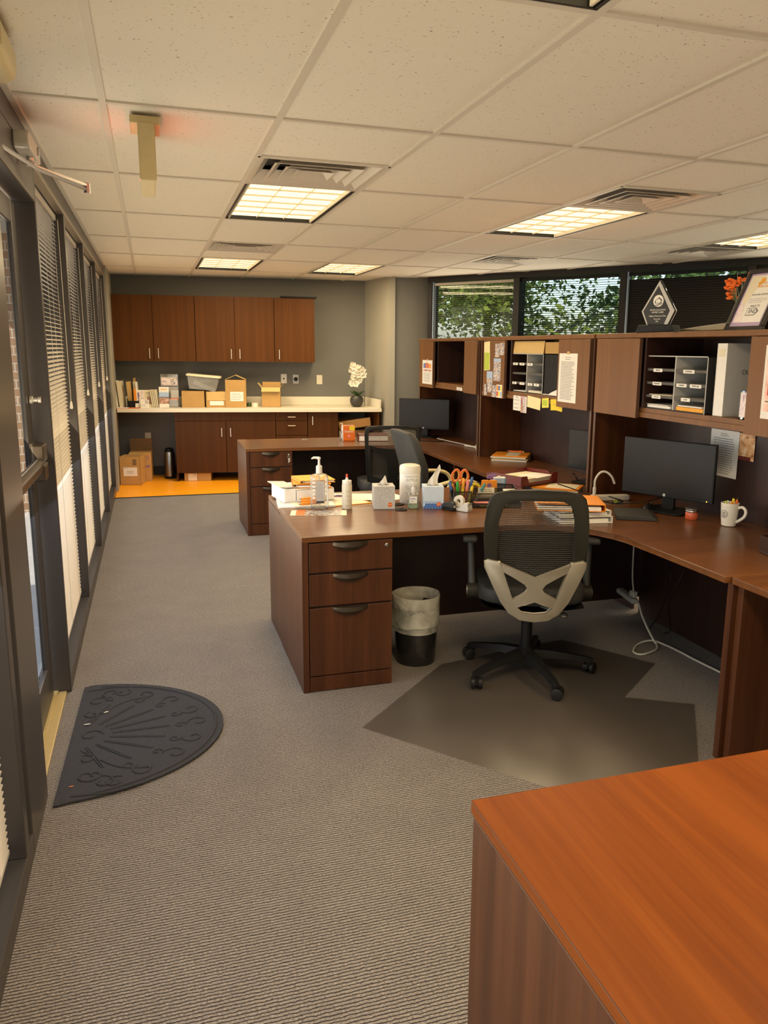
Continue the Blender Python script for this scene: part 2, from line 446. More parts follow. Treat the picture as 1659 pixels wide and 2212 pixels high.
def foliage(name, c1, c2):
    m, nt, b = base_mat(name); n, l = nt.nodes, nt.links
    tc = n.new('ShaderNodeTexCoord'); no = n.new('ShaderNodeTexNoise'); no.inputs['Scale'].default_value = 2.5; l.new(tc.outputs['Object'], no.inputs['Vector'])
    cr = n.new('ShaderNodeValToRGB'); e = cr.color_ramp.elements; e[0].position = .35; e[0].color = (*c1, 1); e[1].position = .65; e[1].color = (*c2, 1)
    l.new(no.outputs['Fac'], cr.inputs['Fac'])
    d = n.new('ShaderNodeBsdfDiffuse'); t = n.new('ShaderNodeBsdfTranslucent'); mx = n.new('ShaderNodeMixShader'); mx.inputs[0].default_value = .45
    l.new(cr.outputs[0], d.inputs[0]); l.new(cr.outputs[0], t.inputs[0]); l.new(d.outputs[0], mx.inputs[1]); l.new(t.outputs[0], mx.inputs[2])
    l.new(mx.outputs[0], n['Material Output'].inputs['Surface']); n.remove(b)
foliage('tree_leaf', (.07, .13, .025), (.22, .30, .06))
foliage('tree_leaf_b', (.035, .075, .03), (.12, .20, .06))
pm('bark', (.055, .042, .03), .9, var=.3, scale=8)
pm('lawn', (.07, .10, .03), .95, var=.3, scale=3)
emit('diffuser', (1.0, .84, .52), 1.35)
pm('blind_slat', (.52, .46, .38), .42, var=.03)
pm('blind_black', (.012, .011, .010), .5, var=.03, spec=.2)  # slats seen against daylight, that shade put into the colour
emit('exit_red', (1.0, .05, .02), 5.0)
emit('led_amber', (1.0, .5, .05), 2.0)
# ------------------------------------------------------------------ room shell
XW, H = -.42, 2.40
XA, CW, YA, RH = -.115, .6096, 3.160, 1.2192
DA = Vector((3.169, 9.178, 0)); DU = Vector((.5507, -.8347, 0)).normalized(); DN = Vector((-DU.y, DU.x, 0)); DROT = math.atan2(DU.y, DU.x)
KP = Vector((1.0, 10.215, 0)); KROT = math.atan2(-.14, 1)
KU = Vector((math.cos(KROT), math.sin(KROT), 0)); KN = Vector((-KU.y, KU.x, 0))
def K(x, y, z=0): return KP+KU*x+KN*y+Vector((0, 0, z))
YB = -4.0
def clip_diag(mb, off=.12):
    bm = mb.bm
    bmesh.ops.bisect_plane(bm, geom=bm.verts[:]+bm.edges[:]+bm.faces[:], plane_co=DA+DN*off, plane_no=DN, clear_outer=True)
# floor
mb = MB(); mb.box(XW-.14, 9, YB, 8.80, -.1, 0); clip_diag(mb); struct(mb.build('floor', 'carpet'))
mb = MB(); mb.box(XW-.14, 3.6, 8.80, 10.8, -.1, .002); clip_diag(mb); struct(mb.build('floor', 'amber_vinyl'))
mb = MB(); mb.box(XW, 3.3, 8.785, 8.812, 0, .006, bev=.002); struct(mb.build('trim_1', 'black_trim'))
# ceiling: tiles, light and vent openings, grid
LIGHTS = [(1, 4.379), (1, 8.037), (3, 8.037), (4, 4.379), (7, 4.379), (1, .722), (4, .722), (7, .722), (1, -2.936), (4, -2.936), (7, -2.936)]
VENTS = [(1, 3.770), (1, 6.817), (4, 3.770), (7, 5.598), (5, 6.817)]
xs = [XW-.02]+[XA+CW*i for i in range(0, 15)]
ys = [YB]
yv = YA-RH*5
while yv < 10.9:
    if yv > YB: ys.append(yv)
    yv += RH
open_cells = {(c, round(y, 3)): RH for c, y in LIGHTS}
open_v = {(c, round(y, 3)): CW for c, y in VENTS}
mb = MB(); gb = MB()
zt, g = 2.406, .012
for i in range(len(xs)-1):
    for j in range(len(ys)-1):
        x0, x1, y0, y1 = xs[i], xs[i+1], ys[j], ys[j+1]; c = i-1
        segs = []
        if any(lc == c and abs(ly-y0) < .02 for lc, ly in LIGHTS): continue
        vv = [(vy) for vc, vy in VENTS if vc == c and y0-.02 <= vy < y1-.1]
        if vv:
            v0 = vv[0]
            if v0 > y0+.05: segs.append((y0, v0))
            if v0+CW < y1-.05: segs.append((v0+CW, y1))
            cut = [v0, v0+CW]
            for yc in cut:
                if y0+.05 < yc < y1-.05: gb.box(x0, x1, yc-g, yc+g, 2.398, 2.41)
        else: segs.append((y0, y1))
        for a, b in segs: mb.box(x0+.001, x1-.001, a+.001, b-.001, zt, zt+.015)
for x in xs[1:]: gb.box(x-g, x+g, YB, 10.7, 2.398, 2.41)
for y in ys[1:]: gb.box(XW-.02, 9, y-g, y+g, 2.3985, 2.41)
gb.box(XW-.02, XW+.022, YB, 10.7, 2.396, 2.412)
clip_diag(mb, .06); clip_diag(gb, .0)
ceil = struct(mb.build('ceiling', 'ceiling_tile')); gb.build('grid', 'grid_paint', ceil)
mb = MB(); mb.box(XW-.14, 9, YB-.2, 10.9, 2.62, 2.80); clip_diag(mb, .14); struct(mb.build('roof', 'black_trim'))

# back wall and right-hand return
def seg_wall(name, p, q, t, mat, z0=0, z1=2.62):
    d = (Vector(q)-Vector(p)); L = d.length; mb = MB(); mb.box(0, L, 0, t, z0, z1)
    return struct(mb.build(name, mat, loc=(p[0], p[1], 0), rot=(0, 0, math.atan2(d.y, d.x))))
a, b = K(-1.60, 0), K(1.62, 0)
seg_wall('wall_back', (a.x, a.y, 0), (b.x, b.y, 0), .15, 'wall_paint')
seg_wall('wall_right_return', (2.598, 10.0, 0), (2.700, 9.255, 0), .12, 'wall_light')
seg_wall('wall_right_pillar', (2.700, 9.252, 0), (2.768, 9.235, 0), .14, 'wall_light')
seg_wall('wall_right_stub', (2.770, 9.262, 0), (3.190, 9.235, 0), .14, 'wall_paint')
mb = MB(); mb.box(-1.50, 1.62, -.022, 0, 0, .11); struct(mb.build('baseboard_back', 'black_trim', loc=KP, rot=(0, 0, KROT)))
# walls behind the camera
seg_wall('wall_front', (9, YB, 0), (XW-.14, YB, 0), .15, 'white_wall')
seg_wall('wall_far_right', (8.9, 4, 0), (8.9, YB, 0), .15, 'white_wall')

# ------------------------------------------------------------------ window wall on the left
MUL = [5.06, 6.40, 7.75, 9.17]
mb = MB()
def wbox(y0, y1, z0, z1, x0=-.56, x1=XW, bev=.003, m=0): mb.box(x0, x1, y0, y1, z0, z1, bev=bev, seg=1, m=m)
wbox(YB, 9.25, 2.31, 2.62)                           # header
wbox(3.80, 9.25, 0, .075); wbox(YB, 2.50, 0, .075)   # bottom rails
wbox(3.765, 3.80, 0, 2.31, x0=-.512)                           # far door jamb
wbox(2.50, 2.85, 0, 2.31, m=1)                       # near door post
wbox(2.85, 3.765, 2.15, 2.31)                        # door head
for y in MUL: wbox(y-.03, y+.03, .075, 2.31)
for y in [2.40, 1.02, -.32, -1.66, -3.0]: wbox(y-.03, y+.03, .075, 2.31)
wl = struct(mb.build('wall_left', ['bronze_frame', 'bronze_face']))
mb = MB(); mb.box(-.46, XW+.002, 3.80, 9.17, 2.288, 2.312, bev=.002); mb.build('head_trim', 'bronze_light', wl)
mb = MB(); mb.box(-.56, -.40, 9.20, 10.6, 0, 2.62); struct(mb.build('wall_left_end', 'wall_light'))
panes = [(3.80, 5.03), (5.09, 6.37), (6.43, 7.72), (7.78, 9.14), (1.05, 2.37), (-.29, .99), (-1.63, -.35), (-2.97, -1.69)]
wn = 0
for y0, y1 in panes:
    wn += 1; mb = MB(); mb.box(-.525, -.519, y0, y1, .075, 2.31); struct(mb.build('window_%d' % wn, 'window_glass'))

def make_blind(name, label, group, w, h, tilt, mat, loc, rz, pitch=.0215, sw=.026, drop=0., wand=True, top_gap=0.):
    t = thing(name, label, 'window blind', loc, rz, group)
    mb = MB(); mb.box(0, w, -.014, .014, h-.035, h-.004, bev=.003); mb.build('headrail', mat, t)
    mb = MB(); z = .045; ca, sa = math.cos(tilt), math.sin(tilt); hw = sw/2
    while z < h-.045-top_gap:
        P = [(-hw, 0), (-hw*.35, .0022), (hw*.35, .0022), (hw, 0)]
        Q = [(p*ca-q*sa, z+p*sa+q*ca) for p, q in P]
        vs = [[mb.bm.verts.new((x, y, zz)) for (y, zz) in Q] for x in (.004, w-.004)]
        for i in range(3): mb.bm.faces.new((vs[0][i], vs[1][i], vs[1][i+1], vs[0][i+1]))
        z += pitch
    mb.build('slats', mat, t, norm=False)
    mb = MB(); mb.box(.004, w-.004, -.013, .013, .012, .030, bev=.004); mb.build('bottom_rail', mat, t)
    mb = MB()
    for fx in (.12, .5, .88):
        for yy in (-.0135, .0135): mb.tube([(w*fx, yy, .03), (w*fx, yy, h-.03)], .0009, 4)
    mb.build('ladder_cord', mat, t)
    if wand:
        mb = MB(); mb.tube([(w*.93, -.03, h-.04), (w*.94, -.034, h*.52)], .0014, 5); mb.lathe([(.002, .03), (.006, .02), (.009, -.012), (.003, -.016)], 8, (w*.94, -.034, h*.52)); mb.build('pull_cord', 'cream_plastic', t)
    return t
left_bl = [(3.80, 5.03, 'beige slatted blind in the window right beside the door jamb'),
           (5.09, 6.37, 'beige slatted blind in the second window from the door'),
           (6.43, 7.72, 'beige slatted blind in the third window from the door'),
           (7.78, 9.14, 'beige slatted blind in the last window, nearest the back wall'),
           (1.05, 2.37, 'slatted blind on the near side of the door, cut off at lower left')]
for y0, y1, lb in left_bl:
    make_blind('window_blind', lb, 'blinds along the glazed left wall', y1-y0-.02, 2.19, R(20), 'blind_slat', (-.475, y0+.01, .095), PI/2)

# door
d = bpy.data.objects.new('door_1', None); C.objects.link(d); d['kind'] = 'structure'; d.location = (-.505, 2.862, .02)
mb = MB()
for y0, y1, z0, z1 in [(0, .075, 0, 2.11), (.725, .855, 0, 2.11), (.075, .725, 0, .17), (.075, .725, 2.02, 2.11)]:
    mb.box(-.006, .016, y0, y1, z0, z1, bev=.004)
mb.build('door_frame', 'bronze_frame', d)
mb = MB(); mb.box(-.001, .003, .075, .725, .17, 2.02); mb.build('door_glass', 'door_glass', d)
mb = MB(); mb.box(.03, .075, .66, .77, 1.005, 1.075, bev=.006); mb.box(.03, .075, .66, .77, 1.085, 1.155, bev=.006); mb.box(.03, .065, .67, .76, 1.07, 1.09)
mb.box(.020, .032, .68, .755, 1.0, 1.16)
mb.build('bar_bracket', 'handle_bronze', d)
mb = MB(); mb.box(.035, .068, .04, .665, 1.04, 1.10, bev=.012); mb.build('push_bar', 'bronze_face', d)
mb = MB(); mb.lathe([(.016, 0), (.016, .010), (.009, .013), (.009, .03), (.013, .032), (.013, .042)], 14, mat=Matrix.Translation((.020, .80, 1.33)) @ Matrix.Rotation(PI/2, 4, 'Y')); mb.build('lock_knob', 'chrome', d, smooth=True)
mb = MB(); mb.box(-.56, -.440, 2.85, 3.765, 0, .010, bev=.004); mb.box(-.53, -.475, 2.85, 3.765, .010, .016, bev=.002); struct(mb.build('trim_2', 'wood_thresh'))

t = thing('door_closer', 'silver overhead door closer with folding arm above the glass door', 'door closer', (-.42, 3.40, 2.25))
mb = MB(); mb.prism(rrect(-.15, .15, .0, .062, .016), 0, .055, 'x', mat=None, bev=.006); mb.build('body', 'silver_paint', t)
mb = MB()
mb.lathe([(.022, 0), (.022, .004)], 6, mat=Matrix.Translation((.055, .08, .032)) @ Matrix.Rotation(PI/2, 4, 'Y'))
mb.build('screw_cap', 'steel', t)
mb = MB(); mb.lathe([(.016, -.03), (.020, -.02), (.012, -.012), (.012, 0)], 14, (.035, .0, 0)); mb.build('spindle', 'chrome', t, smooth=True)
mb = MB(); mb.prism([(.030, -.012), (.20, .322), (.212, .316), (.045, -.02)], -.034, -.025); mb.build('main_arm', 'chrome', t)
mb = MB(); mb.tube([(.205, .32, -.045), (.06, -.04, -.045), (-.03, -.50, -.045)], .0075, 8)
mb.lathe([(.013, -.06), (.013, -.02)], 10, (.206, .32, 0)); mb.build('forearm', 'steel', t, smooth=True)
mb = MB(); mb.box(-.06, 0, -.56, -.46, -.10, -.037, bev=.004); mb.build('shoe', 'steel', t)

t = thing('emergency_lamp', 'rounded beige wall unit by the ceiling at the top left corner', 'wall unit', (XW, 2.50, 2.285))
mb = MB(); mb.prism(rrect(0, .105, 0, .105, .028, 6), -.11, .13, 'y', bev=.012); mb.build('housing', 'beige_paint', t, smooth=True)
mb = MB(); mb.box(0, .012, -.13, .13, -.01, .105, bev=.004); mb.build('back_plate', 'beige_paint', t)

# exit sign seen edge on
t = thing('exit_sign', 'beige exit sign seen edge-on, hanging from the ceiling with a red glow', 'exit sign', (.026, 3.42, 2.395))
mb = MB(); mb.box(-.056, .050, -.165, .015, -.028, 0, bev=.004); mb.build('canopy', 'beige_paint', t)
mb = MB(); mb.box(-.027, .027, -.175, .175, -.225, -.026, bev=.005); mb.box(-.030, .030, -.172, -.168, -.22, -.03); mb.build('body', 'beige_paint', t)
for sx in (1, -1):
    text('lettering', 'EXIT', .15, (sx*.0285, 0, -.125), 'exit_red', t, rot=(PI/2, 0, sx*PI/2))

# ceiling lights
def make_light():
    t = thing('ceiling_light', '', 'ceiling light')
    hw, hl = CW/2-.012, RH/2-.012
    mb = MB()
    for x0, x1, y0, y1 in [(-hw, -hw+.012, -hl, hl), (hw-.012, hw, -hl, hl), (-hw, hw, -hl, -hl+.010), (-hw, hw, hl-.010, hl)]: mb.box(x0, x1, y0, y1, 0, .07)
    mb.box(-hw, hw, -hl, hl, .06, .07); mb.build('housing', 'black_trim', t)
    a, b = hw-.030, hl-.016
    mb = MB(); mb.quad((-a, -b, .022), (a, -b, .022), (a, b, .022), (-a, b, .022)); mb.build('diffuser', 'diffuser', t)
    mb = MB()
    for i in range(1, 3): x = -a+2*a*i/3; mb.box(x-.0012, x+.0012, -b, b, .012, .021)
    for i in range(1, 6): y = -b+2*b*i/6; mb.box(-a, a, y-.0012, y+.0012, .012, .021)
    for s in (-1, 1): mb.box(s*(a+.004)-.004, s*(a+.004)+.004, -b, b, .0, .022)
    mb.build('louver_grid', 'cream_plastic', t)
    return t
LL = ['large lit ceiling light panel beside the big square vent, left of centre', 'lit ceiling light panel nearest the back wall on the left', 'lit ceiling light panel nearest the back wall, second from left',
      'long lit ceiling light panel over the middle hutch', 'lit ceiling light panel cut off at the right edge', 'ceiling light corner cut off at the very top edge']
lt0 = make_light(); fix = []
for i, (c, y) in enumerate(LIGHTS):
    loc = (XA+CW*(c+.5), y+RH/2, 2.40)
    lb = LL[i] if i < len(LL) else 'ceiling light panel behind the camera'
    if i == 0: lt0.location = loc; lt0['label'] = lb; lt0['group'] = 'recessed ceiling lights'
    else: dup(lt0, loc, 0, lb, 'recessed ceiling lights')
    fix.append(loc)
lt0.location = fix[0]
# vents
def make_vent():
    t = thing('ceiling_vent', '', 'ceiling vent'); hw = CW/2-.013
    mb = MB()
    def ring(a0, z0, a1, z1):
        p = [(-a0, -a0, z0), (a0, -a0, z0), (a0, a0, z0), (-a0, a0, z0)]; q = [(-a1, -a1, z1), (a1, -a1, z1), (a1, a1, z1), (-a1, a1, z1)]
        for i in range(4): mb.quad(p[i], p[(i+1) % 4], q[(i+1) % 4], q[i])
    ring(hw, 0, hw-.018, 0); ring(hw-.018, 0, hw-.075, .055)
    mb.build('flange', 'vent_paint', t, norm=False)
    for k, a in enumerate((.205, .145, .085)):
        mb = MB(); ring(a, -.002, a+.012, -.002); ring(a, -.002, a-.05, .045); mb.build('louver', 'vent_paint', t, norm=False)
    mb = MB(); mb.box(-.03, .03, -.03, .03, .03, .036); mb.build('core_plate', 'vent_paint', t)
    mb = MB(); mb.box(-hw, hw, -hw, hw, .075, .08); mb.build('duct', 'duct_dark', t)
    return t
VL = ['large square metal vent next to the biggest light panel', 'square vent in front of the light nearest the back wall', 'square vent at the near end of the long light over the middle hutch',
      'square vent beside the light cut off at the right edge', 'small square vent above the left hutch window']
v0 = make_vent()
for i, (c, y) in enumerate(VENTS):
    loc = (XA+CW*(c+.5), y+CW/2, 2.40)
    if i == 0: v0.location = loc; v0['label'] = VL[0]; v0['group'] = 'square ceiling vents'
    else: dup(v0, loc, 0, VL[i], 'square ceiling vents')
v0.location = (XA+CW*1.5, VENTS[0][1]+CW/2, 2.40)

# ------------------------------------------------------------------ angled window wall on the right
MS = [(0, .063), (1.170, 1.247), (2.398, 2.466), (3.608, 3.687), (4.83, 4.91), (6.05, 6.13), (7.27, 7.35), (9.0, 9.1)]
mb = MB()
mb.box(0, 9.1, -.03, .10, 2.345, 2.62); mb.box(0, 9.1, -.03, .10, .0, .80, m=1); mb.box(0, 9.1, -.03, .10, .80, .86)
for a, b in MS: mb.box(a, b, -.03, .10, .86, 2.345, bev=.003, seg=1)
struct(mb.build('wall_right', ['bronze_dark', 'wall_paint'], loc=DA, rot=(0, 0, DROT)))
for k in range(7):
    wn += 1; mb = MB(); mb.box(MS[k][1], MS[k+1][0], .045, .051, .86, 2.345); struct(mb.build('window_%d' % wn, 'window_glass', loc=DA, rot=(0, 0, DROT)))
def rp(s, y=0, z=0): return DA+DU*s+DN*y+Vector((0, 0, z))
RBL = [(0, R(2), 'blind_slat', 0., 'open slatted blind in the leftmost window above the hutches'), (1, R(16), 'blind_black', 0., 'dark slatted blind with open slats in the middle window above the hutches'),
       (2, R(76), 'blind_black', .035, 'closed black blind behind the glass award'), (3, R(20), 'blind_black', 0., 'dark blind behind the framed certificate at the right edge')]
for k, tl, mt, gap, lb in RBL:
    a, b = MS[k][1], MS[k+1][0]
    tt = make_blind('window_blind', lb, 'blinds in the angled window wall', b-a-.01, 1.475, tl, mt, rp(a+.005, .012, .865), DROT, pitch=.0225, top_gap=gap, wand=(k == 2))
# aluminium jamb strip beside the closed blind
mb = MB(); mb.box(2.470, 2.482, -.02, .03, .86, 2.345); mb.box(.066, .076, -.02, .03, .86, 2.345); struct(mb.build('trim_3', 'sky_blue', loc=DA, rot=(0, 0, DROT)))

# ------------------------------------------------------------------ outdoors
mb = MB(); mb.box(-40, XW-.14, -30, 40, -.16, -.02); struct(mb.build('ground_pavement', 'pavers'))
mb = MB(); mb.box(2.0, 40, -20, 40, -.20, -.12); clip = None
bmesh.ops.bisect_plane(mb.bm, geom=mb.bm.verts[:]+mb.bm.edges[:]+mb.bm.faces[:], plane_co=DA+DN*.14, plane_no=-DN, clear_outer=True)
struct(mb.build('ground_lawn', 'lawn'))
mb = MB(); mb.box(-7, -1.0, 0, .25, -.02, 2.58); o = struct(mb.build('wall_outside', 'brick', loc=(0, 8.35, 0)))
mb = MB(); mb.box(-7.1, -.9, -.10, .3, 2.58, 3.4); struct(mb.build('trim_4', 'white_wall', loc=(0, 8.35, 0)))
mb = MB(); mb.box(-1.95, XW-.145, 4.2, 9.3, 2.66, 2.82); mb.box(-3.4, XW-.145, -1.5, 4.2, 2.66, 2.82); mb.box(-1.95, XW-.145, -6, -1.5, 2.66, 2.82); struct(mb.build('trim_5', 'white_wall'))  # unseen canopy, its deep part added to keep sun off the door
def make_tree(name, label, s, y, hgt, rad, nleaf, mat, seed):
    rnd = random.Random(seed); p = rp(s, y, -.13)
    t = thing(name, label, 'tree', p, 0, 'trees outside the angled windows')
    mb = MB(); tr = [(0, 0, 0), (rnd.uniform(-.1, .1), rnd.uniform(-.1, .1), hgt*.35), (rnd.uniform(-.2, .2), rnd.uniform(-.2, .2), hgt*.7), (rnd.uniform(-.3, .3), 0, hgt)]
    mb.tube(spline(tr, 5), [.10*(1-.8*i/15) for i in range(16)], 8); mb.build('trunk', 'bark', t, smooth=True)
    mb = MB(); br = []
    for i in range(26):
        z0 = hgt*rnd.uniform(.22, .85); a = rnd.uniform(0, 2*PI); L = rad*rnd.uniform(.6, 1.05)
        e = Vector((L*math.cos(a), L*math.sin(a), z0+rnd.uniform(.1, .7))); m_ = Vector((e.x*.5, e.y*.5, (z0+e.z)/2+.08)); br.append((Vector((0, 0, z0)), m_, e))
        mb.tube(spline([(0, 0, z0), m_, e], 4), [.028*(1-.85*k/8) for k in range(9)], 5)
    mb.build('branches', 'bark', t, smooth=True)
    mb = MB(); bm = mb.bm
    for i in range(nleaf):
        a_, m_, e_ = rnd.choice(br); u = rnd.uniform(.25, 1.08); c = a_.lerp(e_, u)+Vector((rnd.gauss(0, .22), rnd.gauss(0, .22), rnd.gauss(0, .22)))
        L = rnd.uniform(.035, .07); W = L*.5
        d1 = Vector((rnd.gauss(0, 1), rnd.gauss(0, 1), rnd.gauss(0, .6))).normalized(); d2 = d1.cross(Vector((rnd.gauss(0, 1), rnd.gauss(0, 1), rnd.gauss(0, 1)))).normalized()
        n_ = d1.cross(d2)*(L*.12)
        bm.faces.new([bm.verts.new(q) for q in (c-d1*L, c-d2*W+n_, c+d1*L, c+d2*W+n_)])
    mb.build('foliage', mat, t, norm=False)
make_tree('leafy_tree', 'bright leafy tree outside the leftmost window above the hutches', -.1, 2.3, 4.6, 1.9, 11000, 'tree_leaf', 3)
make_tree('leafy_tree', 'leafy tree seen between the slats of the middle blind above the hutches', 2.2, 3.2, 5.2, 2.0, 11000, 'tree_leaf_b', 5)
make_tree('leafy_tree', 'leafy tree beyond the closed black blind and certificate', 5.0, 3.0, 5.0, 2.0, 8000, 'tree_leaf', 8)
make_tree('leafy_tree', 'darker tree standing furthest beyond the leftmost window', -2.6, 5.2, 5.6, 2.6, 8000, 'tree_leaf_b', 12)
make_tree('leafy_tree', 'dark tree furthest beyond the middle blind', 1.0, 6.5, 6.0, 2.8, 9000, 'tree_leaf_b', 14)
# ------------------------------------------------------------------ desks
DH = .745
def pull(parent, w, x, y, z):
    """crescent drawer pull facing -y"""
    mb = MB(); pts = [(-w/2, 0)]+[(-w/2+w*i/14, -.030*math.sin(PI*i/14)**.8-.004) for i in range(1, 14)]+[(w/2, 0)]
    mb.prism(pts, -.004, .012, 'z', bev=.002)
    mb.prism([(p[0], p[1]*.0+.0) if False else (p[0]*.98, p[1]*.95) for p in pts], .010, .016, 'z')
    k = len(pts)
    # rounded face running down below the lip
    bm = mb.bm
    lo = [bm.verts.new((p[0], p[1]*.55, -.022*math.sin(PI*i/(k-1)))) for i, p in enumerate(pts)]
    hi = [bm.verts.new((p[0], p[1], -.002)) for p in pts]
    for i in range(k-1): bm.faces.new((hi[i], hi[i+1], lo[i+1], lo[i]))
    return mb.build('handle', 'handle_bronze', parent, smooth=True, loc=(x, y, z))
def front_drawer(t, x0, x1, z0, z1, yf, lock=False, keys=False, pw=.165):
    mb = MB(); mb.box(x0, x1, yf, yf+.018, z0, z1, bev=.0015, seg=1); dr = mb.build('drawer', 'espresso_v', t)
    mb = MB()
    mb.box(x0, x1, yf-.0008, yf+.002, z1-.0016, z1+.0002); mb.box(x0, x0+.0014, yf-.0008, yf+.002, z0, z1)
    mb.build('edge_band', 'edge_band', dr)
    pull(dr, pw, x0+(x1-x0)*.49, yf, z1-.014)
    if lock:
        mb = MB(); mb.lathe([(.009, 0), (.009, .003), (.006, .005)], 14, mat=Matrix.Translation((x1-.028, yf, z1-.026)) @ Matrix.Rotation(PI/2, 4, 'X')); mb.box(x1-.0295, x1-.0265, yf-.012, yf, z1-.032, z1-.020)
        mb.build('lock', 'steel', dr)
    if keys:
        mb = MB(); mb.tube([(x1-.03+.010*math.cos(a*PI/5), yf-.010, z1-.045+.010*math.sin(a*PI/5)) for a in range(10)], .0012, 5, closed=True)
        mb.box(x1-.036, x1-.028, yf-.011, yf-.009, z1-.092, z1-.054); mb.box(x1-.026, x1-.020, yf-.011, yf-.009, z1-.084, z1-.054)
        mb.build('key_ring', 'chrome', dr)
    return dr
def worktop(name, pts, t, mat='espresso_x', th=.026):
    mb = MB(); mb.prism(pts, DH-th, DH, 'z', bev=.0025); w = mb.build(name, mat, t)
    mb = MB(); k = len(pts); cx = sum(p[0] for p in pts)/k; cy = sum(p[1] for p in pts)/k
    for i in range(k):
        a, b = Vector((*pts[i], 0)), Vector((*pts[(i+1) % k], 0)); d = (b-a); nn = Vector((d.y, -d.x, 0)).normalized()
        mb.quad(a+nn*.0006+Vector((0, 0, DH-.0045)), b+nn*.0006+Vector((0, 0, DH-.0045)), b+nn*.0006+Vector((0, 0, DH-.0020)), a+nn*.0006+Vector((0, 0, DH-.0020)))
    mb.build('edge_band', 'edge_band', w, norm=False)
    return w
# main desk (L shaped, curved inner corner)
t = thing('corner_desk', 'espresso L-shaped desk with three-drawer pedestal and curved corner, beside the mesh chair', 'desk')
X0, Y0 = .605, 3.442
arcpts = [(1.62, 3.436)]+[(1.62+.41*math.sin(R(a)), 3.006+.43*math.cos(R(a))) for a in (12, 24, 36, 48, 60, 72, 82)]
pts = [(X0, Y0)]+arcpts+[(2.028, 2.40), (2.83, 2.40), (2.83, 4.078), (X0, 4.078)]
worktop('worktop', pts, t)
mb = MB(); mb.box(X0, X0+.028, Y0+.004, 4.074, 0, DH-.027, bev=.0015); mb.build('side_panel', 'espresso_v', t)
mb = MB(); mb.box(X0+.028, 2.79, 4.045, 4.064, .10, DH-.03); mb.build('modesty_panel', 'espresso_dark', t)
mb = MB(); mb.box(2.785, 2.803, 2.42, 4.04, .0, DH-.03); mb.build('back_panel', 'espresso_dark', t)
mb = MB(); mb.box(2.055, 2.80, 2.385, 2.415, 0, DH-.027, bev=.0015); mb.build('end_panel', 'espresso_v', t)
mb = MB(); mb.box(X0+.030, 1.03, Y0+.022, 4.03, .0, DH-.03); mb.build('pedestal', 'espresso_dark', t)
mb = MB(); mb.box(X0+.030, 1.03, Y0+.004, Y0+.024, .004, .074, bev=.0015); mb.build('plinth', 'espresso_v', t)
for z0, z1, lk in [(.576, .712, True), (.417, .566, False), (.080, .407, False)]: front_drawer(t, X0+.032, 1.028, z0, z1, Y0+.002, lk)
# neighbouring work surface on the right
t = thing('return_desk', 'espresso side desk running out of frame at the right edge', 'desk', (0, 0, 0))
worktop('worktop', [(2.048, 2.385), (2.048, 1.30), (2.83, 1.30), (2.83, 2.398), (2.06, 2.398)], t)
mb = MB(); mb.box(2.075, 2.80, 2.350, 2.383, 0, DH-.027, bev=.0015); mb.build('end_panel', 'espresso_v', t)
mb = MB(); mb.box(2.785, 2.803, 1.32, 2.35, .0, DH-.03); mb.build('back_panel', 'espresso_dark', t)
# middle desk behind it, back to back
t = thing('middle_desk', 'narrow espresso L desk behind the front desk, covered with papers and folders', 'desk')
worktop('worktop', [(X0+.004, 4.084), (2.83, 4.084), (2.83, 5.685), (2.150, 5.685), (2.150, 4.53), (X0+.004, 4.53)], t)
mb = MB(); mb.box(X0+.002, X0+.030, 4.084, 4.526, 0, DH-.027, bev=.0015); mb.build('side_panel', 'espresso_v', t)
mb = MB(); mb.box(X0+.03, 2.80, 4.09, 4.108, .10, DH-.03); mb.build('modesty_panel', 'espresso_dark', t)
mb = MB(); mb.box(2.785, 2.803, 4.11, 5.66, .0, DH-.03); mb.build('back_panel', 'espresso_dark', t)
mb = MB(); mb.box(2.18, 2.78, 5.650, 5.678, 0, DH-.027); mb.build('end_panel', 'espresso_v', t)
# far desk
t = thing('corner_desk', 'far espresso desk with drawers, holding the orange tissue box, near the kitchen counter', 'desk')
BX, BY = .722, 6.705
pts = [(BX, BY), (1.86, BY)]+[(2.14-.28*math.cos(R(a))+.02, BY-.28+.28*math.sin(R(a))) for a in (80, 60, 40, 20, 5)][::1]
pts = [(BX, BY), (1.88, BY), (2.00, BY-.03), (2.09, BY-.10), (2.145, BY-.22), (2.155, BY-.40), (2.150, 5.692), (2.83, 5.692), (2.83, 7.42), (BX, 7.42)]
worktop('worktop', pts, t)
mb = MB(); mb.box(BX, BX+.028, BY+.004, 7.416, 0, DH-.027, bev=.0015); mb.build('side_panel', 'espresso_v', t)
mb = MB(); mb.box(BX+.03, 2.80, 7.38, 7.40, .06, DH-.03); mb.build('modesty_panel', 'espresso_dark', t)
mb = MB(); mb.box(2.785, 2.803, 5.70, 7.37, .0, DH-.03); mb.build('back_panel', 'espresso_dark', t)
mb = MB(); mb.box(BX+.030, 1.11, BY+.022, 7.36, .0, DH-.03); mb.build('pedestal', 'espresso_dark', t)
mb = MB(); mb.box(BX+.030, 1.11, BY+.004, BY+.024, .004, .098, bev=.0015); mb.build('plinth', 'espresso_v', t)
for z0, z1, lk in [(.588, .712, True), (.425, .580, False), (.104, .417, False)]: front_drawer(t, BX+.032, 1.108, z0, z1, BY+.002, lk, keys=lk, pw=.15)
mb = MB(); mb.lathe([(.030, DH), (.030, DH+.003), (.022, DH+.004)], 18, (1.33, 7.30, 0)); mb.build('grommet', 'steel', t)
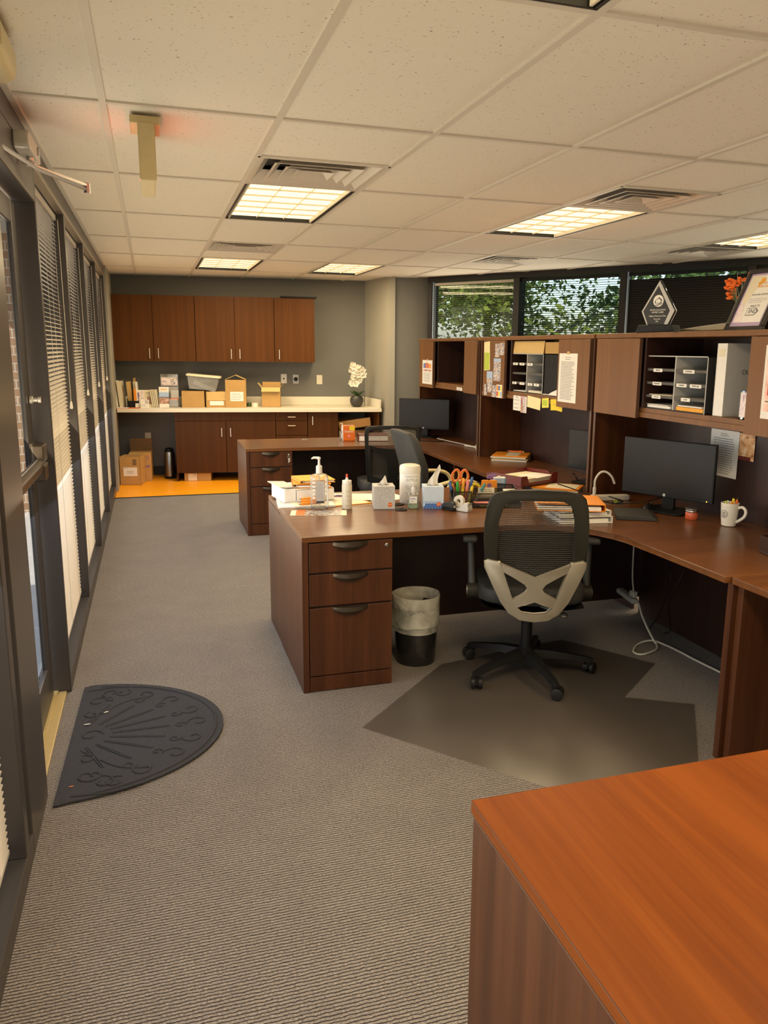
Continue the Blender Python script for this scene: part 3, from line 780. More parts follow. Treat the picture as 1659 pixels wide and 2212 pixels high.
# foreground desk
t = thing('foreground_desk', 'reddish brown wooden desk corner in the right foreground', 'desk')
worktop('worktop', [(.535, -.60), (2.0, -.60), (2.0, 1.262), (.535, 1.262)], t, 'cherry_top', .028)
mb = MB(); mb.box(.538, .566, -.58, 1.258, 0, DH-.031, bev=.0015); mb.build('side_panel', 'espresso_v', t)
mb = MB(); mb.box(.5372, .5395, -.58, 1.258, DH-.034, DH-.031); mb.build('edge_band', 'edge_band', t)
mb = MB(); mb.box(.57, 1.97, 1.20, 1.22, .05, DH-.031); mb.build('modesty_panel', 'espresso_v', t)

# ------------------------------------------------------------------ hutches (built facing -y, turned to face -x)
HT = 1.672
def hutch(name, label, Y1, W, secs, first=True):
    """local x = distance from the far end towards the camera; front plane y=0 at X=2.45"""
    t = thing(name, label, 'hutch', (2.45, Y1, 0), -PI/2, 'espresso hutches above the desks')
    D = .37; z0 = DH+.0005
    mb = MB(); mb.box(-.002, W+.002, -.012, D, HT-.026, HT, bev=.002); mb.build('top', 'hutch_front', t)
    for x in (0, W-.022):
        mb = MB(); mb.box(x, x+.022, 0, D, z0, HT-.027, bev=.001); mb.build('side_panel', 'espresso_v', t)
        mb = MB(); mb.box(x+.001, x+.021, -.0015, .001, z0, HT-.028); mb.build('edge_strip', 'edge_band', t)
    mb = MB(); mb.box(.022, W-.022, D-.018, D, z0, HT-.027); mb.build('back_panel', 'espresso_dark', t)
    mb = MB(); mb.box(.022, W-.022, .012, D-.02, 1.262, 1.286, bev=.001); mb.build('shelf', 'hutch_front', t)
    mb = MB(); mb.box(.022, W-.022, .004, .020, 1.236, 1.262); mb.build('shelf_rail', 'hutch_front', t)
    for kind, a, b in secs:
        if kind == 'door':
            mb = MB(); mb.box(a, b, -.022, -.003, 1.230, 1.643, bev=.0015); d = mb.build('door', 'hutch_front', t)
            mb = MB(); mb.box(b-.0012, b+.0004, -.0225, -.003, 1.231, 1.642); mb.build('edge_band', 'edge_band', d)
        else:
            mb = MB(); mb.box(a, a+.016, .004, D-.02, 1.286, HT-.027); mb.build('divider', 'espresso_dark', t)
    return t
hutch('desk_hutch', 'nearest espresso hutch holding the large binder, cut off at the right edge', 4.122, 1.95, [('door', .030, .455), ('div', .465, 0), ('div', 1.262, 0), ('door', 1.275, 1.70)])
hutch('desk_hutch', 'middle espresso hutch with photos on its door and sticky notes below its shelf', 5.838, 1.690, [('door', .095, .488), ('div', .53, 0), ('door', 1.290, 1.672)])
hutch('desk_hutch', 'far espresso hutch with an empty cubby above the far monitor', 7.352, 1.488, [('door', .07, .452), ('div', .50, 0), ('div', 1.19, 0), ('door', 1.21, 1.478)])
# ------------------------------------------------------------------ kitchenette along the back wall (wall frame, front faces -y)
def kthing(name, label, cat, x=0, y=0, z=0, group=None, rz=0): return thing(name, label, cat, K(x, y, z), KROT+rz, group)
CT = .868
def bar_pull(parent, x, z, y, L=.10, horiz=False):
    mb = MB()
    if horiz: mb.tube([(x-L/2, y, z), (x-L/2, y-.022, z), (x+L/2, y-.022, z), (x+L/2, y, z)], .0045, 8)
    else: mb.tube([(x, y, z-L/2), (x, y-.022, z-L/2), (x, y-.022, z+L/2), (x, y, z+L/2)], .0045, 8)
    return mb.build('handle', 'chrome', parent, smooth=True)
UP = [-1.385, -.919, -.438, .019, .484, .966]; UZ0, UZ1, UY = 1.408, 2.160, -.33
units = [(0, 2, 'brown upper cabinet with two doors, nearest the glazed wall'), (2, 4, 'brown two-door upper cabinet in the middle of the row'), (4, 5, 'single-door brown upper cabinet at the right end of the row')]
hs = {0: 1, 1: 0, 2: 1, 3: 0, 4: 0}
for a, b, lb in units:
    t = kthing('wall_cabinet', lb, 'cabinet', group='upper kitchen cabinets')
    mb = MB(); mb.box(UP[a]+.003, UP[b]-.003, UY+.02, -.002, UZ0, UZ1); mb.build('body', 'kitchen_wood', t)
    for k in range(a, b):
        mb = MB(); mb.box(UP[k]+.003, UP[k+1]-.003, UY, UY+.019, UZ0-.004, UZ1, bev=.0015); d = mb.build('door', 'kitchen_wood', t)
        bar_pull(d, UP[k+1]-.045 if hs[k] else UP[k]+.055, 1.495, UY, .11)
t = kthing('black_tray', 'thin black tray lying on top of the right-hand upper cabinet', 'tray', .775, -.30, UZ1+.001)
mb = MB(); mb.box(-.215, .215, -.06, .10, 0, .006, bev=.002); mb.box(-.215, .215, -.06, -.054, .006, .018); mb.box(.205, .215, -.06, .10, .006, .026); mb.build('tray_body', 'black_plastic', t)
# counter with splashback
t = kthing('counter_top', 'long cream laminate counter along the back wall', 'counter')
mb = MB(); mb.prism([(-1.315, -.63), (1.745, -.63), (1.608, -.004), (-1.395, -.004)], CT-.043, CT, 'z', bev=.003); mb.build('worktop', 'laminate', t)
mb = MB(); mb.box(-1.36, 1.60, -.024, -.004, CT+.0005, CT+.105, bev=.003); mb.build('splashback', 'laminate', t)
mb = MB(); mb.prism([(1.608, -.03), (1.626, -.03), (1.738, -.622), (1.718, -.622)], CT+.0005, CT+.105, 'z', bev=.003); mb.build('side_splash', 'laminate', t)
# base units
t = kthing('base_cabinet', 'dark brown two-door base cabinet under the cream counter', 'cabinet', group='base cabinets')
BZ = .105; yf = -.58
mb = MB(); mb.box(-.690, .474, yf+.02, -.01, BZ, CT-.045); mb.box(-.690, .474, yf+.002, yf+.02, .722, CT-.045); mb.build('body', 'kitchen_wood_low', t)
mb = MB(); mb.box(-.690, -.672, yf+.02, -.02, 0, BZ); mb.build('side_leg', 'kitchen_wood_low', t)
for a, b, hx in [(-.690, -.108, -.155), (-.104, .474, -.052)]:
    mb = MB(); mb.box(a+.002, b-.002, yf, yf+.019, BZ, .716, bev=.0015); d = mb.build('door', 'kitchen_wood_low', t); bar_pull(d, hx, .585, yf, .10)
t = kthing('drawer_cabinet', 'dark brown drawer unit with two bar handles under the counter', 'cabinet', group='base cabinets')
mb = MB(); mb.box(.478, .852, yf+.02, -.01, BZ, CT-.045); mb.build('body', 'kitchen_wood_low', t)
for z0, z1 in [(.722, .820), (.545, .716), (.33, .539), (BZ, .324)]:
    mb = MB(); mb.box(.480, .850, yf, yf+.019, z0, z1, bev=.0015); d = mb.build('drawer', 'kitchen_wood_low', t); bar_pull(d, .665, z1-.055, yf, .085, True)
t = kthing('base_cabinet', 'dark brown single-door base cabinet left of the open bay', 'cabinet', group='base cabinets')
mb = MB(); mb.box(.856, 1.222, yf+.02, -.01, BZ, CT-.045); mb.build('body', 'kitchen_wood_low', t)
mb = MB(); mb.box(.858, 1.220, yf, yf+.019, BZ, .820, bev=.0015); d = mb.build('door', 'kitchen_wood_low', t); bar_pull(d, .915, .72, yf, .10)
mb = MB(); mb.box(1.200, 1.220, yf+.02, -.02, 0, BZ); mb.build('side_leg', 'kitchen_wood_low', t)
t = kthing('support_panel', 'dark panel holding up the right end of the counter', 'panel')
mb = MB(); mb.prism([(1.700, -.60), (1.722, -.60), (1.625, -.05), (1.603, -.05)], 0, CT-.045, 'z'); mb.build('panel_board', 'kitchen_wood_low', t)
t = kthing('carton', 'kraft carton with open flaps inside the bay under the counter', 'box', 1.43, -.28, .0)
mb = MB(); mb.box(-.19, .19, -.15, .15, 0, .585); mb.build('carton_body', 'kraft_dark', t)
mb = MB(); mb.box(-.19, .20, -.003, .0, 0, .115, mat=Matrix.Translation((.01, -.15, .615)) @ Matrix.Rotation(R(22), 4, 'X') @ Matrix.Rotation(R(-9), 4, 'Y')); mb.build('flap', 'kraft_light', t)
mb = MB(); mb.box(-.19, .19, 0, .003, 0, .14, mat=Matrix.Translation((0, .15, .585)) @ Matrix.Rotation(R(20), 4, 'X')); mb.build('flap', 'kraft_dark', t)
# outlets
def plate(x, z, lb, kind, y=-.001):
    t = kthing('wall_outlet', lb, 'outlet', x, y, z, 'outlets on the back wall')
    mb = MB(); mb.box(-.036, .036, -.006, 0, -.058, .058, bev=.003); mb.build('cover_plate', 'steel' if kind == 'round' else ('white_plastic' if kind != 'duplex' else 'cream_plastic'), t)
    if kind == 'duplex':
        for zz in (-.022, .022):
            mb = MB(); mb.prism(rrect(-.016, .016, zz-.014, zz+.014, .008), -.008, -.005, 'y'); mb.box(-.007, -.005, -.0085, -.007, zz-.004, zz+.006); mb.box(.005, .007, -.0085, -.007, zz-.004, zz+.006); mb.build('socket', 'cream_plastic', t)
    elif kind == 'jack':
        mb = MB(); mb.box(-.009, .009, -.0075, -.005, -.009, .009); mb.build('jack', 'black_plastic', t)
    else:
        mb = MB(); mb.lathe([(.026, 0), (.026, .004), (.022, .006), (.022, .002)], 20, mat=Matrix.Translation((0, -.005, 0)) @ Matrix.Rotation(PI/2, 4, 'X')); mb.build('socket', 'black_plastic', t)
    return t
plate(.591, 1.195, 'white wall plate with a small data jack above the counter', 'jack')
plate(.740, 1.190, 'metal wall plate with a round black socket above the counter', 'round')
plate(1.036, 1.185, 'cream duplex outlet above the counter, nearest the orchid', 'duplex')
plate(-1.081, .47, 'pale outlet low on the wall behind the floor boxes', 'duplex')
# ------------------------------------------------------------------ chairs and floor things
def warp(mb, fn):
    for v in mb.bm.verts: v.co = Vector(fn(v.co))
    return mb
def mir(left): return left+[(-x, z) for x, z in left[::-1] if abs(x) > 1e-6]
def ring(mb, outer, inner, y0, y1, bev=.008):
    """outline band between an open outer path and an open inner path"""
    mb.prism(outer+inner[::-1], y0, y1, 'y', bev=bev); return mb
def star_base(t, a0=198, rad=.315, mat='black_plastic'):
    mb = MB(); mb.lathe([(.032, .085), (.045, .09), (.045, .125), (.028, .14), (.028, .36), (.02, .37)], 18); mb.build('gas_column', mat, t, smooth=True)
    for k in range(5):
        a = R(a0+72*k); d = Vector((math.cos(a), math.sin(a), 0)); n = Vector((-d.y, d.x, 0)); mb = MB(); bm = mb.bm
        secs = []
        for u, z1, z0, w in [(.03, .128, .085, .030), (.12, .122, .085, .027), (.22, .104, .078, .021), (.30, .088, .062, .017), (.335, .078, .060, .012)]:
            p = d*u; secs.append([bm.verts.new(p+n*w+Vector((0, 0, z0))), bm.verts.new(p+n*w*.7+Vector((0, 0, z1))), bm.verts.new(p-n*w*.7+Vector((0, 0, z1))), bm.verts.new(p-n*w+Vector((0, 0, z0)))])
        for s, q in zip(secs, secs[1:]):
            for i in range(4): bm.faces.new((s[i], s[(i+1) % 4], q[(i+1) % 4], q[i]))
        bm.faces.new(secs[0][::-1]); bm.faces.new(secs[-1]); leg = mb.build('base_leg', mat, t, smooth=True)
        c = d*rad; f = Vector((math.cos(a+.9), math.sin(a+.9), 0)); s_ = Vector((-f.y, f.x, 0)); mb = MB()
        for sd in (-1, 1):
            p = c+f*.012+s_*sd*.017+Vector((0, 0, .0285)); mb.tube([p-s_*.011, p-s_*.0085, p+s_*.0085, p+s_*.011], [.022, .0275, .0275, .022], 16)
        mb.box(-.02, .03, -.005, .005, .028, .055, mat=Matrix.Translation(c) @ Matrix.Rotation(a+.9, 4, 'Z'))
        mb.tube([c+Vector((0, 0, .045)), c+Vector((0, 0, .072))], .012, 10)
        mb.build('caster', mat, leg, smooth=True)
def arm(t, s, z0=.43, z1=.672, x0=.235, x1=.285, pad='black_soft', post='charcoal', drop=.02):
    mb = MB(); mb.box(-.035, .035, -.115, .115, 0, .030, bev=.013, seg=3)
    mb.build('arm_pad', pad, t, smooth=True, loc=(s*(x1+.005), .04, z1))
    mb = MB(); mb.tube([(s*(x1-.012), -.03, z0+.0), (s*(x1-.006), .0, z0+.10), (s*x1, .015, z1-.02), (s*x1, .02, z1)], [.021, .017, .016, .019], 10)
    mb.build('arm_post', post, t, smooth=True)
    mb = MB(); mb.tube([(s*(x0-.05), 0-.03, z0), (s*x0, -.03, z0), (s*(x1+.012), -.03, z0)], [.030, .038, .038], 16); mb.build('arm_hub', 'chair_grey', t, smooth=True)
    mb = MB(); mb.tube([(s*(x1+.0125), -.03, z0), (s*(x1+.016), -.03, z0)], .024, 16); mb.build('hub_cap', 'chair_silver', t, smooth=True)
def seat(t, cloth='black_soft', shell='chair_grey', z=.47):
    mb = MB(); mb.prism(rrect(-.245, .245, -.22, .24, .10, 6), z-.055, z+.02, 'z', bev=.025); mb.build('seat_cushion', cloth, t, smooth=True)
    mb = MB()
    def sh(u, v):
        x = (u-.5)*2; y = (v-.5)*2; return (x*.235, y*.22, z-.058-.085*max(0, (1-x*x))**.6*max(0, 1-y*y*.8))
    mb.grid(14, 10, sh, thick=.006); mb.build('seat_shell', shell, t, smooth=True)
    mb = MB(); mb.box(-.07, .07, -.10, .10, .318, z-.12, bev=.015); mb.build('tilt_mechanism', 'black_plastic', t)

# mesh chair at the front desk
t = thing('office_chair', 'grey mesh office chair with a silver X-shaped back support, at the front desk', 'chair', (1.70, 3.38, 0.004), R(-20))
star_base(t, 198+20)
seat(t)
for s in (-1, 1): arm(t, s)
bend = lambda c: (c.x, c.y-.245+.10*c.x*c.x*4-.04*(c.z-.6)+.02*math.sin((c.z-.35)*5), c.z)
outer = [(-.229, .622), (-.235, .72), (-.234, .80), (-.225, .88), (-.213, .925), (-.190, .947), (-.12, .961), (0, .967)]
inner = [(-.165, .620), (-.173, .72), (-.171, .82), (-.163, .885), (-.150, .905), (-.11, .914), (-.05, .918), (0, .919)]
mb = MB(); ring(mb, mir(outer), mir(inner), -.020, .018, .010); warp(mb, bend); mb.build('back_frame', 'chair_grey', t, smooth=True)
mb = MB()
def pan(u, v):
    x = (u-.5)*2*.178; lo = .556+abs(x)/.17*.070; return (x, 0, lo+(.922-lo)*v)
mb.grid(16, 10, pan); warp(mb, bend); mb.build('mesh_panel', 'chair_mesh', t, smooth=True)
mb = MB()
o_ = mir([(-.215, .640), (-.232, .628), (-.231, .600), (-.195, .525), (-.155, .445), (-.118, .390), (-.066, .360), (0, .352)])
i_ = mir([(-.158, .630), (-.150, .600), (-.128, .540), (-.102, .465), (-.084, .415), (-.058, .390), (0, .384)])
ring(mb, o_, i_, -.034, -.004, .006); warp(mb, bend); mb.build('support_frame', 'chair_silver', t, smooth=True)
mb = MB()
XP = [(-.158, .626), (-.075, .592), (0, .556), (.075, .592), (.158, .626), (.146, .580), (.095, .562), (.045, .532), (.028, .507), (.042, .487), (.105, .458), (.088, .412), (.05, .434), (0, .452), (-.05, .434), (-.088, .412), (-.105, .458), (-.042, .487), (-.028, .507), (-.045, .532), (-.095, .562), (-.146, .580)]
mb.prism(XP, -.034, -.012, 'y', bev=.004); warp(mb, bend); mb.build('cross_support', 'chair_silver', t, smooth=True)
mb = MB(); mb.tube([(0.05, -.05, .36), (.14, -.08, .345), (.155, -.10, .340)], [.012, .010, .006], 8); mb.sphere((.158, -.12, .342), .022, 12, 8, (.9, 1.2, .6)); mb.build('tilt_lever', 'chair_silver', t, smooth=True)
mb = MB(); mb.box(-.05, .05, -.22, .0, .345, .372, bev=.01); mb.build('back_bar', 'black_plastic', t)

# far mesh task chair
t = thing('office_chair', 'black mesh-back task chair at the far desk, with its dark plastic frame', 'chair', (1.87, 6.42, .004), R(-8), 'chairs at the far desks')
star_base(t, 210); seat(t, 'black_soft', 'black_plastic')
bend2 = lambda c: (c.x, c.y-.24+.35*c.x*c.x-.10*(c.z-.55), c.z)
outer2 = [(-.200, .50), (-.212, .62), (-.222, .78), (-.228, .90), (-.222, .948), (-.195, .962), (-.1, .966), (0, .966)]
inner2 = [(-.172, .51), (-.184, .62), (-.196, .78), (-.202, .90), (-.196, .928), (-.18, .936), (-.1, .938), (0, .938)]
mb = MB(); ring(mb, mir(outer2), mir(inner2), -.014, .012, .006); warp(mb, bend2); mb.build('back_frame', 'black_plastic', t, smooth=True)
mb = MB()
mb.grid(12, 8, lambda u, v: ((u-.5)*2*(.172+.03*v), 0, .50+.44*v)); warp(mb, bend2); mb.build('mesh_panel', 'chair_mesh', t, smooth=True)
mb = MB()
ring(mb, mir([(-.205, .81), (-.195, .60), (-.185, .50), (-.10, .47), (0, .46)]), mir([(-.178, .79), (-.172, .60), (-.165, .55), (-.10, .53), (0, .52)]), -.026, -.012, .004)
mb.prism([(-.200, .815), (-.12, .785), (0, .772), (.12, .785), (.200, .815), (.17, .775), (.07, .735), (.045, .70), (.040, .50), (-.040, .50), (-.045, .70), (-.07, .735), (-.17, .775)], -.030, -.014, 'y', bev=.003)
warp(mb, bend2); mb.build('lumbar_support', 'black_plastic', t, smooth=True)
mb = MB(); mb.box(-.03, .03, -.25, .0, .35, .50, bev=.01); mb.build('back_bar', 'black_plastic', t)
# padded chair turned side-on behind it
t = thing('office_chair', 'charcoal padded task chair seen side-on, behind the tissue boxes, with pale armrests', 'chair', (1.95, 5.30, .004), R(-86), 'chairs at the far desks')
star_base(t, 190); seat(t, 'black_soft', 'black_plastic')
mb = MB()
mb.prism(mir([(-.16, .56), (-.20, .62), (-.215, .78), (-.205, .96), (-.17, 1.015), (0, 1.03)]), -.028, .028, 'y', bev=.018)
warp(mb, lambda c: (c.x, c.y-.22+.9*c.x*c.x-.22*(c.z-.55)-.25*(c.z-.75)**2, c.z)); mb.build('backrest', 'charcoal', t, smooth=True)
mb = MB(); mb.box(-.03, .03, -.24, .0, .35, .62, bev=.01); mb.build('back_bar', 'black_plastic', t)
for s in (-1, 1):
    mb = MB(); mb.tube(spline([(s*.25, -.16, .66), (s*.26, -.02, .685), (s*.26, .14, .665), (s*.25, .18, .58), (s*.235, .08, .46)], 5), .014, 8); mb.build('armrest', 'beige_paint', t, smooth=True)

# chair mat
t = thing('chair_mat', 'clear plastic chair mat lying on the carpet under the mesh chair', 'chair mat', (0, 0, .0005))
P = [(.78, 3.04), (1.307, 2.398), (1.92, 2.10), (2.286, 2.833), (2.08, 3.03), (2.33, 3.10), (2.12, 3.72), (1.36, 3.60)]
P = [(.78, 3.04), (1.307, 2.398), (1.75, 2.08), (2.286, 2.833), (2.02, 2.99), (2.40, 3.30), (2.10, 3.75), (1.34, 3.60)]
mb = MB(); mb.prism(P, 0, .0028, 'z'); mb.build('mat_sheet', 'mat_plastic', t)
# door mat, half-round with raised scrolls
t = thing('door_mat', 'half-round charcoal door mat with a raised scroll pattern by the glass door', 'door mat', (-.395, 3.265, .001))
mb = MB(); out = [(0, -.505)]+[(.62*math.cos(R(a)), .02+.515*math.sin(R(a))) for a in range(-84, 88, 6)]+[(.03, .515)]
mb.prism(out, 0, .009, 'z', bev=.003); mb.build('mat_base', 'fabric_dark', t)
mb = MB(); rnd = random.Random(4)
def bead(pts, r): mb.tube(pts, [r*.5]+[r]*(len(pts)-2)+[r*.5], 6)
def scroll(x, y, s, fl, a0):
    bead([(x+s*(1-.75*k/14)*math.cos(a0+fl*k*.42), y+s*(1-.75*k/14)*math.sin(a0+fl*k*.42), .0095) for k in range(15)], .0045)
for i in range(9):
    a = R(-72+18*i); r0, r1 = .13, .36
    for o in (-.03, .03): bead([(.04+(r0+(r1-r0)*k/6)*math.cos(a+o*(1-k/9)), .005+(r0+(r1-r0)*k/6)*.84*math.sin(a+o*(1-k/9)), .0095) for k in range(7)], .0042)
for i in range(9):
    a = R(-76+19*i); x, y = .475*math.cos(a)+.04, .01+.41*math.sin(a)
    scroll(x, y, .046, 1 if i % 2 else -1, a+PI); scroll(x-.075*math.cos(a+.2), y-.065*math.sin(a+.2), .026, -1 if i % 2 else 1, a)
for s in (-1, 1):
    scroll(.10, s*.33, .05, s, 0); scroll(.20, s*.40, .042, -s, 1); scroll(.085, s*.20, .035, s, 2)
    bead(spline([(.06, s*.12, .0095), (.14, s*.22, .0095), (.22, s*.30, .0095), (.33, s*.33, .0095)], 4), .0042)
    bead(spline([(.05, s*.46, .0095), (.18, s*.47, .0095), (.30, s*.435, .0095)], 4), .0042)
scroll(.09, 0, .05, 1, 0)
bead([(.59*math.cos(R(a)), .015+.488*math.sin(R(a)), .009) for a in range(-82, 84, 6)], .006)
mb.build('raised_pattern', 'fabric_dark', t, smooth=True)
for (x, y, L, a, mt) in [(.14, .20, .022, .5, 'label_cream'), (.05, -.40, .018, .2, 'orange_deep'), (.07, .10, .03, .0, 'paper_grey')]:
    mb = MB(); mb.sphere((0, 0, 0), L/2, 8, 6, (1, .3, .12)); tag(mb.build('wood_chip', mt, None, True, (-.395+x, 3.265+y, .017), (0, 0, a)), {'label_cream': 'pale wood chip lying on the far part of the door mat', 'orange_deep': 'small orange scrap on the near corner of the door mat', 'paper_grey': 'greyish scrap near the straight edge of the door mat'}[mt], 'scrap')

# waste bin with liner
t = thing('waste_bin', 'smoky round waste bin with a white plastic liner beside the drawer pedestal', 'bin', (1.232, 3.70, 0))
mb = MB(); mb.lathe([(.098, .004), (.100, 0), (.118, .30)], 32, cap=False); mb.lathe([(.001, .004), (.098, .004)], 32, cap=False); mb.build('bin_wall', 'bin_smoke', t, smooth=True)
mb = MB(); rnd = random.Random(2); ph = [rnd.uniform(0, 6) for _ in range(6)]
def bag(u, v):
    a = 2*PI*u; k = sum(math.sin((3+2*i)*a+ph[i])*(.5**i*.5+.1) for i in range(4))
    if v < .62:
        w = v/.62; z = .205+.165*w+.012*k*(1-w); r = .1235+.006*k*(.3+(1-w)*.9)
    else:
        w = (v-.62)/.38; z = .37-.20*w; r = .118-.004*w+.006*k*w
    return (r*math.cos(a), r*math.sin(a), z)
mb.grid(72, 14, bag); mb.build('bin_liner', 'bag_plastic', t, smooth=True)
mb = MB(); mb.sphere((0, -.01, .085), .080, 16, 10, (1, 1, .9)); warp(mb, lambda c: (c.x*(1+.2*math.sin(c.z*60)), c.y*(1+.15*math.sin(c.x*70)), c.z)); mb.build('liner_bottom', 'bag_plastic', t, smooth=True)
# cables under the desk
t = thing('extension_cord', 'white extension cord looping from under the desk across the carpet', 'cord', (0, 0, 0))
mb = MB()
mb.tube(spline([(2.56, 3.80, .718), (2.555, 3.79, .53), (2.55, 3.775, .33), (2.55, 3.75, .225)], 6), .0045, 8)
mb.tube(spline([(2.55, 3.735, .195), (2.55, 3.70, .185), (2.55, 3.66, .13), (2.552, 3.60, .07), (2.555, 3.54, .022), (2.56, 3.52, .0075), (2.51, 3.455, .0075), (2.40, 3.415, .0075), (2.375, 3.46, .0075), (2.46, 3.55, .0075), (2.55, 3.56, .0165), (2.60, 3.50, .0075), (2.615, 3.38, .0075), (2.62, 3.28, .0075), (2.64, 3.09, .0075), (2.66, 2.96, .0075), (2.68, 2.75, .0075), (2.70, 2.55, .0075)], 7), .0055, 8)
mb.build('cable', 'cord_white', t, smooth=True)
mb = MB(); mb.box(-.02, .02, -.085, .085, -.014, .014, bev=.006, mat=Matrix.Translation((2.55, 3.815, .196)) @ Matrix.Rotation(R(7), 4, 'X')); mb.build('plug_strip', 'light_grey', t)
mb = MB(); mb.box(-.014, .014, -.022, .022, .0, .035, bev=.005, mat=Matrix.Translation((2.55, 3.755, .208))); mb.build('plug', 'cord_white', t)
for pts, lb in [([(2.60, 3.62, .718), (2.62, 3.58, .50), (2.60, 3.50, .38), (2.64, 3.62, .15), (2.66, 3.74, .01)], 'thin dark cable hanging under the front desk, nearer the grey cord plug'),
                ([(2.66, 3.50, .718), (2.66, 3.47, .45), (2.62, 3.52, .25), (2.70, 3.60, .05), (2.70, 3.66, .01)], 'thin dark cable hanging under the front desk, further right')]:
    mb = MB(); mb.tube(spline(pts, 6), .003, 6); tag(mb.build('hanging_cable', 'black_plastic', smooth=True), lb, 'cable')

# ------------------------------------------------------------------ monitors
def monitor(label, L, Rr, zt, zb, group, led=True, cat='monitor'):
    L, Rr = Vector((*L, 0)), Vector((*Rr, 0)); d = Rr-L; w = d.length; rz = math.atan2(d.y, d.x); c = (L+Rr)/2
    t = thing('computer_monitor', label, cat, (c.x, c.y, DH), rz, group); h0, h1 = zb-DH, zt-DH
    mb = MB(); mb.box(-w/2, w/2, 0, .022, h0, h1, bev=.004); mb.box(-w/2+.06, w/2-.06, .022, .045, h0+.05, h1-.05, bev=.012); mb.build('casing', 'black_plastic', t)
    mb = MB(); mb.box(-w/2+.006, w/2-.006, -.0012, .002, h0+.024, h1-.006); mb.build('screen', 'screen', t)
    mb = MB(); mb.lathe([(.0075, 0), (.0075, .0015)], 20, mat=Matrix.Translation((-.005, -.0005, h0+.013)) @ Matrix.Rotation(PI/2, 4, 'X')); lg = mb.build('round_logo', 'white_plastic', t)
    text('lettering', 'hp', .010, (-.005, -.0024, h0+.0135), 'ink', lg)
    if led: mb = MB(); mb.sphere((w/2-.03, -.001, h0+.011), .0032, 8, 6); mb.build('power_light', 'led_amber', t)
    mb = MB(); mb.box(-.035, .035, .03, .055, .008, h0+.10, bev=.006); mb.build('stand_neck', 'black_plastic', t)
    mb = MB(); mb.prism(rrect(-.12, .12, -.06, .14, .03), .0008, .010, 'z', bev=.003); mb.build('stand_foot', 'black_plastic', t)
    return t
monitor('black monitor with an amber power light under the nearest hutch', (2.438, 3.767), (2.655, 3.286), 1.124, .823, 'computer monitors')
monitor('black monitor on the far desk under the far hutch', (2.263, 7.395), (2.678, 7.12), 1.112, .823, 'computer monitors', led=False)
t = monitor('dark monitor turned away, in shadow beyond the letter tray', (2.56, 4.60), (2.70, 4.25), 1.08, .83, 'computer monitors', led=False)

# ------------------------------------------------------------------ things on the front desks
Z = DH+.0006
def book(parent, name, x0, x1, y0, y1, z0, z1, cover, pages='paper', spine='x0', ct=.002):
    """a bound block: cover shell around pages, lying flat"""
    mb = MB(); mb.box(x0, x1, y0, y1, z0, z0+ct); mb.box(x0, x1, y0, y1, z1-ct, z1)
    if spine == 'x0': mb.box(x0, x0+ct, y0, y1, z0, z1)
    elif spine == 'x1': mb.box(x1-ct, x1, y0, y1, z0, z1)
    else: mb.box(x0, x1, y0, y0+ct, z0, z1)
    o = mb.build(name, cover, parent)
    e = .004; mb = MB(); mb.box(x0+(ct if spine == 'x0' else e), x1-(ct if spine == 'x1' else e), y0+(ct if spine == 'y0' else e), y1-e, z0+ct+.0003, z1-ct-.0003); mb.build('pages', pages, o if parent else o)
    return o
def flat(name, label, cat, w, d, loc, rz, mat, th=.0012, group=None, ln=0, inkm='ink_soft', extra=None):
    t = thing(name, label, cat, loc, rz, group)
    mb = MB(); mb.box(-w/2, w/2, -d/2, d/2, 0, th); mb.build('sheet', mat, t)
    if ln: mb = MB(); lines(mb, -w/2+.02, w/2-.02, -d/2+.02, d/2-.02, ln, th+.0003, flat=True); mb.build('printed_text', inkm, t, norm=False)
    if extra: extra(t, th)
    return t
# papers below the white box
flat('paper_stack', 'grey and white papers lying under the white box on the desk edge', 'papers', .30, .26, (.765, 4.235, Z), R(-6), 'paper', .009, ln=6)
flat('document', 'cream sheet with the three orange pens lying on it', 'paper', .18, .16, (.775, 4.185, Z+.0095), R(8), 'paper_cream', .0015, ln=5)
# white box / carton with lid flap
t = thing('white_box', 'open white cardboard box with a lid flap, at the left end of the middle desk', 'box', (.735, 4.36, Z+.010), R(10))
mb = MB(); mb.box(-.105, -.040, -.12, .10, 0, .072, bev=.002); mb.build('tray_body', 'paper', t)
mb = MB(); mb.box(-.125, -.03, -.10, .11, .074, .078, mat=Ry(R(4), (-.03, 0, .075))); mb.build('lid_flap', 'paper_cream', t)
mb = MB(); mb.box(-.095, -.045, -.115, -.05, .0785, .081); mb.build('label_card', 'paper_grey', t)
t = thing('ring_binder', 'thick white binder lying under the orange binders, behind the pump bottle', 'binder', (.80, 4.345, Z+.011), R(6))
bk = book(t, 'cover', -.095, .115, -.12, .13, 0, .068, 'paper', 'paper', 'y0', .004)
mb = MB(); lines(mb, -.02, .05, .032, .044, 1, -.1205, h=.005); mb.build('printed_text', 'ink_soft', t, norm=False)
